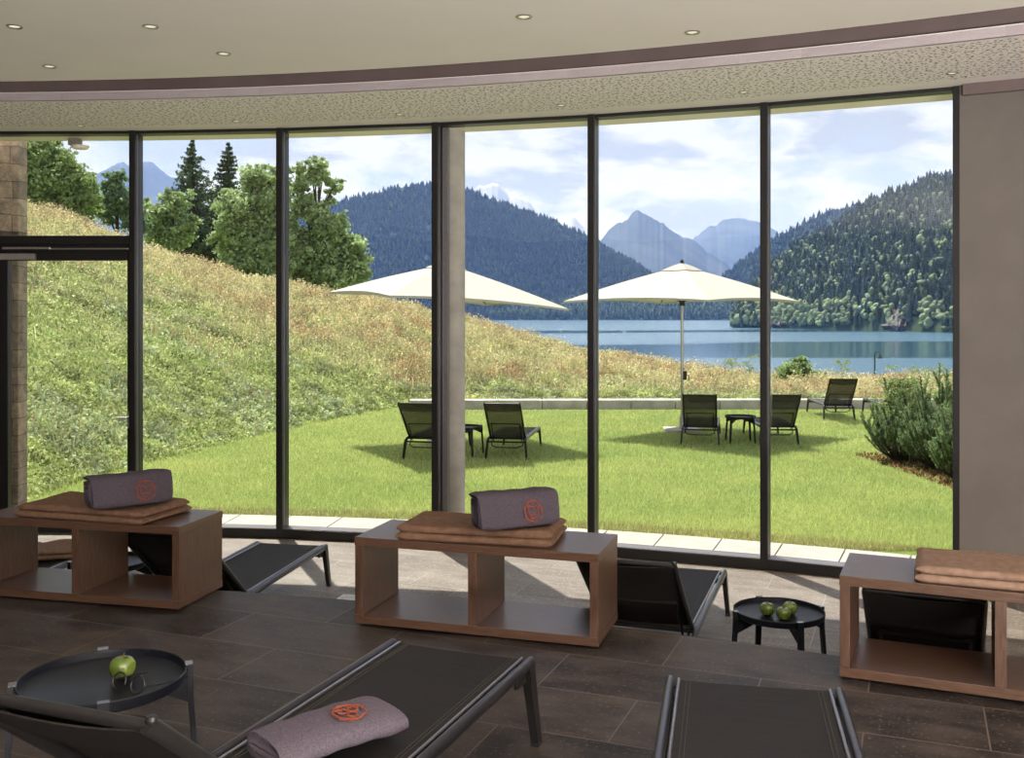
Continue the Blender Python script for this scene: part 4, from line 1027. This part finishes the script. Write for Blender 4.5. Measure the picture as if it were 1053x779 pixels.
# ---------------------------------------------------------------- lake
ZW = -16.0
def lake_mat():
    m, t, out = nt('lake_water')
    b = N(t, 'ShaderNodeBsdfPrincipled', i_Roughness=0.06, i_IOR=1.65)
    b.inputs['Base Color'].default_value = (0.05, 0.13, 0.20, 1)
    tc = N(t, 'ShaderNodeTexCoord')
    # slicks of calm water lie across the lake, the breeze roughens the rest
    mp = N(t, 'ShaderNodeMapping'); mp.inputs['Scale'].default_value = (0.004, 0.012, 1); L(t, tc, 'Object', mp, 'Vector')
    n1 = N(t, 'ShaderNodeTexNoise', i_Scale=1.0, i_Detail=3.0); L(t, mp, 0, n1, 'Vector')
    sp_ = N(t, 'ShaderNodeSeparateXYZ'); L(t, tc, 'Object', sp_, 0)
    a1 = N(t, 'ShaderNodeMath', operation='MULTIPLY_ADD'); a1.inputs[1].default_value = 130.0; L(t, n1, 'Fac', a1, 0); L(t, sp_, 1, a1, 2)
    a2 = N(t, 'ShaderNodeMath', operation='MULTIPLY_ADD'); a2.inputs[1].default_value = -0.25; L(t, sp_, 0, a2, 0); L(t, a1, 0, a2, 2)
    m0 = N(t, 'ShaderNodeMapRange'); m0.inputs['From Max'].default_value = 2000.0; L(t, a2, 0, m0, 'Value')
    W_, K_ = (1, 1, 1), (0.05, 0.05, 0.05)
    rp = ramp(t, [(0.0, W_), (0.206, W_), (0.216, K_), (0.300, K_), (0.312, W_), (0.42, W_), (0.435, K_), (0.49, K_), (0.51, W_), (1.0, W_)]); L(t, m0, 0, rp, 0)
    m2 = N(t, 'ShaderNodeMapping'); m2.inputs['Scale'].default_value = (0.5, 0.9, 1); L(t, tc, 'Object', m2, 'Vector')
    n2 = N(t, 'ShaderNodeTexNoise', i_Scale=1.0, i_Detail=3.0); L(t, m2, 0, n2, 'Vector')
    bp = N(t, 'ShaderNodeBump', i_Distance=0.9); L(t, rp, 0, bp, 'Strength'); L(t, n2, 'Fac', bp, 'Height'); L(t, bp, 0, b, 'Normal')
    rr_ = N(t, 'ShaderNodeMapRange'); rr_.inputs['To Min'].default_value = 0.06; rr_.inputs['To Max'].default_value = 0.22
    L(t, rp, 0, rr_, 'Value'); L(t, rr_, 0, b, 'Roughness')
    L(t, b, 0, out, 0); return m
o = MB().add([(-5000, 90, ZW), (5000, 90, ZW), (5000, 7000, ZW), (-5000, 7000, ZW)], [(0, 1, 2, 3)]).build('lake', lake_mat())
tag(o, kind='structure')
def boat(px, py, s, lab):
    Y = 17.6 * 1050 / (py - 320); x = X_(px, Y); e = empty('pedal_boat', (x, Y, ZW), 0.3, lab, 'boat', 'small boats on the lake')
    hull = []
    for i in range(9):
        u = -1 + i / 4; w = (1 - abs(u) ** 2.6) * 0.8 * s + 0.02
        hull.append([(u * 2.2 * s, -w, 0.55 * s), (u * 2.1 * s, -w * 0.75, -0.1), (u * 2.1 * s, w * 0.75, -0.1), (u * 2.2 * s, w, 0.55 * s), (u * 2.0 * s, 0, 0.40 * s), (u * 2.2 * s, -w, 0.55 * s)])
    MB().sheet(hull).build('hull', boat_m, e)
    MB().box((0.1 * s, 0, 0.9 * s), (0.5 * s, 1.0 * s, 0.9 * s), bev=0.15 * s).build('seat', boat_m, e)
boat(642, 341.5, 1.0, 'small white pedal boat left of the right parasol pole'); boat(577, 339, 0.8, 'small boat on the lake below the right tip of the left parasol'); boat(706, 333.5, 1.2, 'tiny boat far out just right of the parasol pole')

# ---------------------------------------------------------------- mountains and forests
def forest_ground(name, stops, sc): return ground_mat(name, stops, sc)
def mountain(name, prof, Ysh, Yr, seed, m, amp=0.05, nx=240, ny=46, back=1.5, pw=0.8):
    """prof: skyline in pixels; Ysh(px), Yr(px): shore and ridge distances"""
    pxs = np.linspace(prof[0][0], prof[-1][0], nx); yy = np.interp(pxs, [a for a, _ in prof], [b for _, b in prof])
    if 'rock' in m.name: yy = yy - (np.array([float(vnoise(q * 0.11, seed, 1.0, seed)) for q in pxs]) - 0.5) * 5 - (np.array([float(vnoise(q * 0.33, seed, 1.0, seed + 1)) for q in pxs]) - 0.5) * 2.2
    ysh = np.interp(pxs, [a for a, _ in Ysh], [b for _, b in Ysh]); yr = np.interp(pxs, [a for a, _ in Yr], [b for _, b in Yr])
    V = np.zeros((ny + 8, nx, 3))
    zr = 1.6 + (320 - yy) / 1050 * yr
    for i in range(ny + 8):
        f = i / (ny - 1)
        if f <= 1: Yy = ysh + (yr - ysh) * f; zz = (ZW - 3) + (zr - ZW + 3) * f ** pw
        else: Yy = yr + (yr - ysh) * (f - 1) * 5 * back; zz = zr - (zr - ZW) * (f - 1) * 5.5
        x = (pxs - 526.5) / 1050 * Yy
        sc = 1 / (yr.mean() * 0.10)
        n_ = (fbm(x, Yy * 0.35, sc, seed) - 0.5) * 2 * amp * (zr - ZW) * np.sin(pi * min(f, 1)) 
        V[i, :, 0] = x; V[i, :, 1] = Yy - n_ * 1.2; V[i, :, 2] = zz + n_
    b_ = (np.arange(ny + 7)[:, None] * nx + np.arange(nx - 1)[None]).ravel()
    o = fastmesh(name, V.reshape(-1, 3), np.stack([b_, b_ + 1, b_ + nx + 1, b_ + nx], 1), 4, m)
    o.data.polygons.foreach_set('use_smooth', [True] * len(o.data.polygons)); struct(o)
    return V[:ny]
def sample(V, n, r, fmin=0.0, fmax=1.0):
    i = r.uniform(fmin, fmax * 0.999, n) * (V.shape[0] - 1); j = r.uniform(0, 0.999, n) * (V.shape[1] - 1)
    i0, j0 = i.astype(int), j.astype(int); fi, fj = (i - i0)[:, None], (j - j0)[:, None]
    i1, j1 = np.minimum(i0 + 1, V.shape[0] - 1), np.minimum(j0 + 1, V.shape[1] - 1)
    return (V[i0, j0] * (1 - fi) + V[i1, j0] * fi) * (1 - fj) + (V[i0, j1] * (1 - fi) + V[i1, j1] * fi) * fj
# tree templates (verts, quads/tris as tris)
def t_conifer(tiers=7, n=9, seed=0):
    r = random.Random(seed); vs = []; fs = []
    for k in range(tiers):
        f0 = k / tiers; z0 = 0.08 + 0.92 * f0 * 0.95; z1 = min(1.0, z0 + 1.9 / tiers * 0.92); rad = 0.19 * (1 - f0) ** 0.85 + 0.015
        o = len(vs); a0 = r.uniform(0, 6)
        for q in range(n):
            a = a0 + 2 * pi * q / n; rr_ = rad * r.uniform(0.65, 1.15); vs.append((rr_ * cos(a), rr_ * sin(a), z0 + r.uniform(-0.02, 0.02)))
        vs.append((0, 0, z1)); vs.append((0, 0, z0 + 0.05))
        for q in range(n): fs.append((o + q, o + (q + 1) % n, o + n)); fs.append((o + (q + 1) % n, o + q, o + n + 1))
    return np.array(vs), np.array(fs)
def t_broad(seed=0):
    bm = bmesh.new(); r = random.Random(seed)
    for k in range(6):
        M_ = Matrix.Translation((r.uniform(-.17, .17), r.uniform(-.17, .17), r.uniform(0.3, 0.78))) @ Matrix.Diagonal((1, 1, r.uniform(0.9, 1.2), 1))
        bmesh.ops.create_icosphere(bm, subdivisions=2, radius=r.uniform(0.15, 0.24), matrix=M_)
    for v in bm.verts: v.co += Vector((r.uniform(-1, 1), r.uniform(-1, 1), r.uniform(-1, 1))) * 0.028
    bmesh.ops.triangulate(bm, faces=bm.faces[:]); bm.verts.index_update()
    vs = np.array([v.co[:] for v in bm.verts]); fs = np.array([[v.index for v in f.verts] for f in bm.faces]); bm.free(); return vs, fs
def scatter(name, P, Hh, tmpl, cols, lab, cat, wf=1.0):
    vs, fs = tmpl; n = len(P); a = rng.uniform(0, 2 * pi, n); ca, sa = np.cos(a)[:, None], np.sin(a)[:, None]
    X = (vs[None, :, 0] * ca - vs[None, :, 1] * sa) * Hh[:, None] * wf; Yq = (vs[None, :, 0] * sa + vs[None, :, 1] * ca) * Hh[:, None] * wf; Z = vs[None, :, 2] * Hh[:, None]
    V = np.stack([X + P[:, 0:1], Yq + P[:, 1:2], Z + P[:, 2:3]], -1).reshape(-1, 3)
    F = (fs[None] + (np.arange(n) * len(vs))[:, None, None]).reshape(-1, 3)
    o = fastmesh(name, V, F, 3, forest_leaf, np.repeat(cols, len(vs), 0)); tag(o, lab, cat, kind='stuff'); return o
forest_leaf = attr_mat('forest_leaf', 0.85, 0.12)
fg = ground_mat('forest_floor', [(0.3, (0.03, 0.055, 0.025)), (0.6, (0.06, 0.09, 0.035))], 0.02)
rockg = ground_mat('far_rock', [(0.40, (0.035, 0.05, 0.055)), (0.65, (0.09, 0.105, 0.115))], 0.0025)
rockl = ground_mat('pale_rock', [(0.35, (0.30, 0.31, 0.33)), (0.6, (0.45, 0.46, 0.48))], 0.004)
# near right-hand hillside
V5 = mountain('hillside_right', [(752, 338), (758, 326), (765, 312), (778, 298), (792, 280), (815, 262), (840, 248), (870, 232), (898, 212), (925, 203), (950, 192), (980, 186), (1060, 160), (1250, 120), (1500, 110)],
              [(752, 1100), (800, 1060), (980, 830), (1500, 600)], [(752, 1110), (770, 1150), (800, 1200), (900, 1250), (980, 1230), (1500, 950)], 3, fg, amp=0.09, nx=300, ny=60, pw=0.72)
# forested hill behind it (upper right skyline and middle distance ridge)
V4 = mountain('ridge_middle', [(700, 326), (730, 300), (745, 283), (765, 268), (785, 252), (815, 236), (850, 218), (885, 210), (915, 202), (945, 186), (985, 177), (1150, 160), (1400, 150)],
              [(700, 2250), (1400, 1500)], [(700, 2400), (1400, 2300)], 9, fg, amp=0.07, nx=220, ny=40)
V1 = mountain('mountain_wooded', [(60, 300), (200, 245), (280, 225), (355, 207), (385, 199), (410, 193), (440, 190), (478, 195), (500, 203), (520, 210), (560, 225), (600, 242), (625, 258), (650, 270), (668, 281), (690, 300), (715, 318), (725, 329)],
              [(60, 1700), (725, 2250)], [(60, 2500), (725, 2500)], 5, fg, amp=0.10, nx=320, ny=60)
Vs = mountain('foreshore_hill', [(440, 326), (500, 318), (560, 312), (600, 309), (640, 307), (680, 309), (720, 308), (760, 310), (800, 318)], [(440, 2050), (800, 2050)], [(440, 2200), (800, 2200)], 8, fg, amp=0.05, nx=120, ny=16)
mountain('mountain_peak', [(560, 300), (600, 262), (619, 243), (640, 229), (650, 219), (656, 216), (661, 218), (672, 224), (690, 235), (712, 248), (735, 263), (760, 282), (800, 300)], [(560, 3800), (800, 3800)], [(560, 5200), (800, 5200)], 12, rockg, amp=0.12, nx=200, ny=50)
mountain('mountain_far', [(660, 300), (700, 250), (713, 243), (728, 233), (740, 228), (752, 226), (765, 227), (778, 227), (790, 234), (830, 250), (900, 280)], [(660, 6300), (900, 6300)], [(660, 8000), (900, 8000)], 14, rockg, amp=0.12, nx=160, ny=40)
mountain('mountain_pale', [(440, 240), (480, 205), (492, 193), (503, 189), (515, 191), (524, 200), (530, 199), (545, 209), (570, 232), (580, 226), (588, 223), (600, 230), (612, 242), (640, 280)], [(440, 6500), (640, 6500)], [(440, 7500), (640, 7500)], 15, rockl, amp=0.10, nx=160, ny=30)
mountain('mountain_left', [(-200, 300), (60, 250), (90, 192), (105, 176), (118, 168), (126, 167), (138, 171), (150, 167), (160, 170), (172, 180), (184, 186), (200, 205), (230, 240), (300, 290)], [(-200, 4500), (300, 4500)], [(-200, 6000), (300, 6000)], 16, rockg, amp=0.12, nx=160, ny=40)

T_con = [t_conifer(7, 9, s) for s in range(3)]; T_br = [t_broad(s) for s in range(3)]; T_low = t_conifer(3, 5, 9)
rf = np.random.default_rng(99)
P = sample(V5, 11000, rf, 0.0, 1.0); px = 526.5 + 1050 * P[:, 0] / P[:, 1]; py = 320 + 1050 * (1.6 - P[:, 2]) / P[:, 1]
# rock faces: fewer trees
rockzone = (((px - 803) / 16) ** 2 + ((py - 316) / 20) ** 2 < 1) | (((px - 940) / 26) ** 2 + ((py - 310) / 38) ** 2 < 1)
keep = (px < 1200) & (P[:, 2] > ZW - 0.5) & (~rockzone | (rf.random(len(px)) < 0.75)); P = P[keep]; px = px[keep]; py = py[keep]
Hh = rf.uniform(8, 17, len(P)); broad = (rf.random(len(P)) < np.clip(0.22 + (px < 870) * (py > 260) * 0.25 + (py > 318) * 0.4, 0, 0.8))
dist = P[:, 1]; vis = (px > 755) & (px < 985); score = dist + 1e5 * ~vis + rf.uniform(0, 260, len(P)); order = np.argsort(score); near = order[:300]; rest = order[300:]
def fcol(k, br):
    base = np.where(br[:, None], np.array([0.23, 0.29, 0.14]), np.array([0.115, 0.155, 0.085])); return base * rf.uniform(0.65, 1.3, (k, 1)) * np.array([1, 1, 1])
cols = fcol(len(P), broad)
for kind, msk, T_, nm, lb in (('c', ~broad, T_con, 'conifer_forest', 'dense conifers covering the steep right hillside above the lake'), ('b', broad, T_br, 'broadleaf_forest', 'rounded lighter broadleaf trees mixed over the right hillside')):
    idx = rest[msk[rest]]; scatter(nm, P[idx], Hh[idx] * (0.78 if kind == 'b' else 1.3), T_[0], cols[idx], lb, 'forest', wf=0.9 if kind == 'b' else 1.0)
meshes = {}
def tmesh(kind, s, shade):
    key = (kind, s, shade)
    if key not in meshes:
        vs, fs = (T_con if kind == 'c' else T_br)[s]
        base = np.array([0.115, 0.155, 0.085]) if kind == 'c' else np.array([0.23, 0.29, 0.14])
        o = fastmesh('tree', vs * np.array([1.1, 1.1, 1.15]) if kind == 'c' else vs * np.array([1, 1, 0.85]), fs, 3, forest_leaf, np.repeat((base * shade)[None], len(vs), 0)); meshes[key] = o.data; bpy.data.objects.remove(o)
    return meshes[key]
for q in near:
    kd = 'b' if broad[q] else 'c'
    o = bpy.data.objects.new('hillside_tree', tmesh(kd, int(rf.integers(0, 3)), float(rf.choice([0.7, 0.9, 1.1, 1.35])))); COL.objects.link(o)
    o.location = P[q]; o.scale = (Hh[q],) * 3; o.rotation_euler = (0, 0, rf.uniform(0, 6.28))
    tag(o, 'shoreline tree low on the wooded hillside across the lake at right', 'tree', 'trees along the foot of the right hillside')
# cliffs breaking through
def cliff(px, py, w, h, Y, seed, lab):
    r = np.random.default_rng(seed); nx, ny = 26, 30; rows = []
    for i in range(ny):
        v = i / (ny - 1); row = []
        for j in range(nx):
            u = j / (nx - 1) * 2 - 1; prof = (1 - abs(u) ** 3) * (0.25 + 0.75 * math.sin(pi * min(1, v * 0.9 + 0.15)))
            n_ = float(fbm(u * 3 + seed, v * 1.2, 2.2, seed)) - 0.5; n2 = float(vnoise(u * 14, v * 3, 1.0, seed + 5)) - 0.5
            x0 = X_(px + u * w * (1 - 0.15 * v), Y); z0 = Zp(py + h - 2 * h * v * (1 - 0.25 * u * u), Y)
            y9 = Y - prof * 13 + v * 56 + n_ * 20 + n2 * 8; row.append((x0 * (Y + v * 56) / Y + n_ * 6, y9, z0))
        rows.append(row)
    o = MB().sheet(rows, 6).build('rock_cliff', cliff_m, smooth=False); struct(o)
cliff_m = ground_mat('cliff_rock', [(0.35, (0.05, 0.055, 0.05)), (0.5, (0.14, 0.13, 0.125)), (0.68, (0.26, 0.245, 0.23))], 0.06)
cliff(804, 319, 12, 15, 1064, 4, ''); cliff(923, 316, 10, 19, 905, 6, ''); cliff(944, 311, 9, 25, 900, 13, ''); cliff(966, 300, 7, 22, 905, 9, '')
# far forests
def far_forest(V, n, hmin, hmax, name, lab, base, fm=0.0):
    P = sample(V, n, rf, fm, 1.0); P = P[P[:, 2] > ZW]; H_ = rf.uniform(hmin, hmax, len(P))
    c = np.array(base) * rf.uniform(0.55, 1.5, (len(P), 1)); scatter(name, P, H_, T_low, c, lab, 'forest', wf=1.5)
far_forest(V1, 19000, 8, 18, 'mountain_forest', 'dense dark forest on the big wooded mountain behind the left parasol', (0.040, 0.072, 0.038))
far_forest(V4, 9000, 8, 18, 'ridge_forest', 'forest on the middle ridge behind the right hillside', (0.045, 0.080, 0.040))
far_forest(Vs, 3000, 10, 20, 'shore_forest', 'low belt of greener forest on the far shore under the right parasol', (0.075, 0.125, 0.045))

# aerial haze over the lake basin
m, t, out = nt('haze_air'); vs_ = N(t, 'ShaderNodeVolumeScatter', i_Density=HAZE, i_Anisotropy=0.2); vs_.inputs['Color'].default_value = (0.15, 0.25, 0.60, 1)
L(t, vs_, 0, out, 'Volume')
o = MB().box((0, 5150, 480), (12000, 9700, 1000)).build('haze', m); tag(o, 'pale blue air haze lying over the lake basin', 'haze', kind='stuff')

# ---------------------------------------------------------------- sky
w = bpy.data.worlds.new('sky'); SC.world = w; w.use_nodes = True; t = w.node_tree; t.nodes.clear()
out = t.nodes.new('ShaderNodeOutputWorld'); bg = N(t, 'ShaderNodeBackground', i_Strength=SKY)
tc = N(t, 'ShaderNodeTexCoord'); sx = N(t, 'ShaderNodeSeparateXYZ'); L(t, tc, 'Generated', sx, 0)
grad = ramp(t, [(0.0, (0.20, 0.26, 0.16)), (0.495, (0.30, 0.36, 0.30)), (0.5, (0.78, 0.83, 0.92)), (0.60, (0.56, 0.66, 0.87)), (0.80, (0.30, 0.45, 0.78)), (1.0, (0.20, 0.35, 0.70))])
mr = N(t, 'ShaderNodeMapRange'); mr.inputs['From Min'].default_value = -1; L(t, sx, 2, mr, 'Value'); L(t, mr, 0, grad, 0)
mp = N(t, 'ShaderNodeMapping'); mp.inputs['Scale'].default_value = (1.0, 1.0, 2.3); mp.inputs['Location'].default_value = CLOUD; L(t, tc, 'Generated', mp, 'Vector')
n1 = N(t, 'ShaderNodeTexNoise', i_Scale=5.2, i_Detail=10.0, i_Roughness=0.58, i_Distortion=0.25); L(t, mp, 0, n1, 'Vector')
cm = ramp(t, [(0.39, (0, 0, 0)), (0.49, (1, 1, 1))]); L(t, n1, 'Fac', cm, 0)
mp2 = N(t, 'ShaderNodeMapping'); mp2.inputs['Scale'].default_value = (1.0, 1.0, 3.0); mp2.inputs['Location'].default_value = (3.1, 0.7, 1.2); L(t, tc, 'Generated', mp2, 'Vector')
n2 = N(t, 'ShaderNodeTexNoise', i_Scale=6.5, i_Detail=7.0, i_Roughness=0.55); L(t, mp2, 0, n2, 'Vector')
cc = ramp(t, [(0.42, (0.60, 0.63, 0.70)), (0.51, (1.0, 1.0, 0.985))]); L(t, n2, 'Fac', cc, 0)
mul = N(t, 'ShaderNodeMath', operation='MULTIPLY'); mul.inputs[1].default_value = 0.92
up = N(t, 'ShaderNodeMapRange'); up.inputs['From Min'].default_value = -0.01; up.inputs['From Max'].default_value = 0.01; L(t, sx, 2, up, 'Value')
L(t, cm, 0, mul, 0); m2 = N(t, 'ShaderNodeMath', operation='MULTIPLY'); L(t, mul, 0, m2, 0); L(t, up, 0, m2, 1)
mx = N(t, 'ShaderNodeMix', data_type='RGBA'); L(t, m2, 0, mx, 0); L(t, grad, 0, mx, 6); L(t, cc, 0, mx, 7)
L(t, mx, 2, bg, 0); L(t, bg, 0, out, 0)

# ---------------------------------------------------------------- light
sd = bpy.data.lights.new('sun', 'SUN'); sd.energy = SUN; sd.angle = R(0.6); sd.color = (1, 0.955, 0.88)
so = bpy.data.objects.new('sun', sd); COL.objects.link(so); el = R(59)
dirv = Vector((0.39 * cos(el), -0.92 * cos(el), -sin(el))); so.rotation_euler = dirv.to_track_quat('-Z', 'Y').to_euler()
def area(name, loc, rot, sx_, sy_, pw, col=(1, 0.95, 0.88)):
    ld = bpy.data.lights.new(name, 'AREA'); ld.shape = 'RECTANGLE'; ld.size = sx_; ld.size_y = sy_; ld.energy = pw; ld.color = col
    o = bpy.data.objects.new(name, ld); COL.objects.link(o); o.location = loc; o.rotation_euler = rot; return o
for k, (loc, rot, a_, b_, p_) in enumerate(FILL_LAMPS): area('added_fill', loc, rot, a_, b_, p_)  # added fill light for the ceiling, out of view

# ---------------------------------------------------------------- camera
cd = bpy.data.cameras.new('camera'); cd.sensor_width = 36; cd.lens = 36 * 1050 / 1053; cd.shift_y = -69.5 / 1053; cd.clip_start = 0.05; cd.clip_end = 20000
co = bpy.data.objects.new('camera', cd); COL.objects.link(co); co.location = (0, 0, 1.6); co.rotation_euler = (R(90), 0, 0); SC.camera = co
SC.view_settings.view_transform = 'Standard'; SC.view_settings.look = 'None'; SC.view_settings.gamma = 1; SC.view_settings.use_curve_mapping = False
SC.view_settings.exposure = EXPO
c = SC.cycles
c.use_denoising = True
c.max_bounces = 10; c.diffuse_bounces = 4; c.glossy_bounces = 4; c.transparent_max_bounces = 12; c.transmission_bounces = 6; c.volume_bounces = 1
c.sample_clamp_indirect = 6.0; c.caustics_reflective = False; c.caustics_refractive = False
c.volume_max_steps = 8
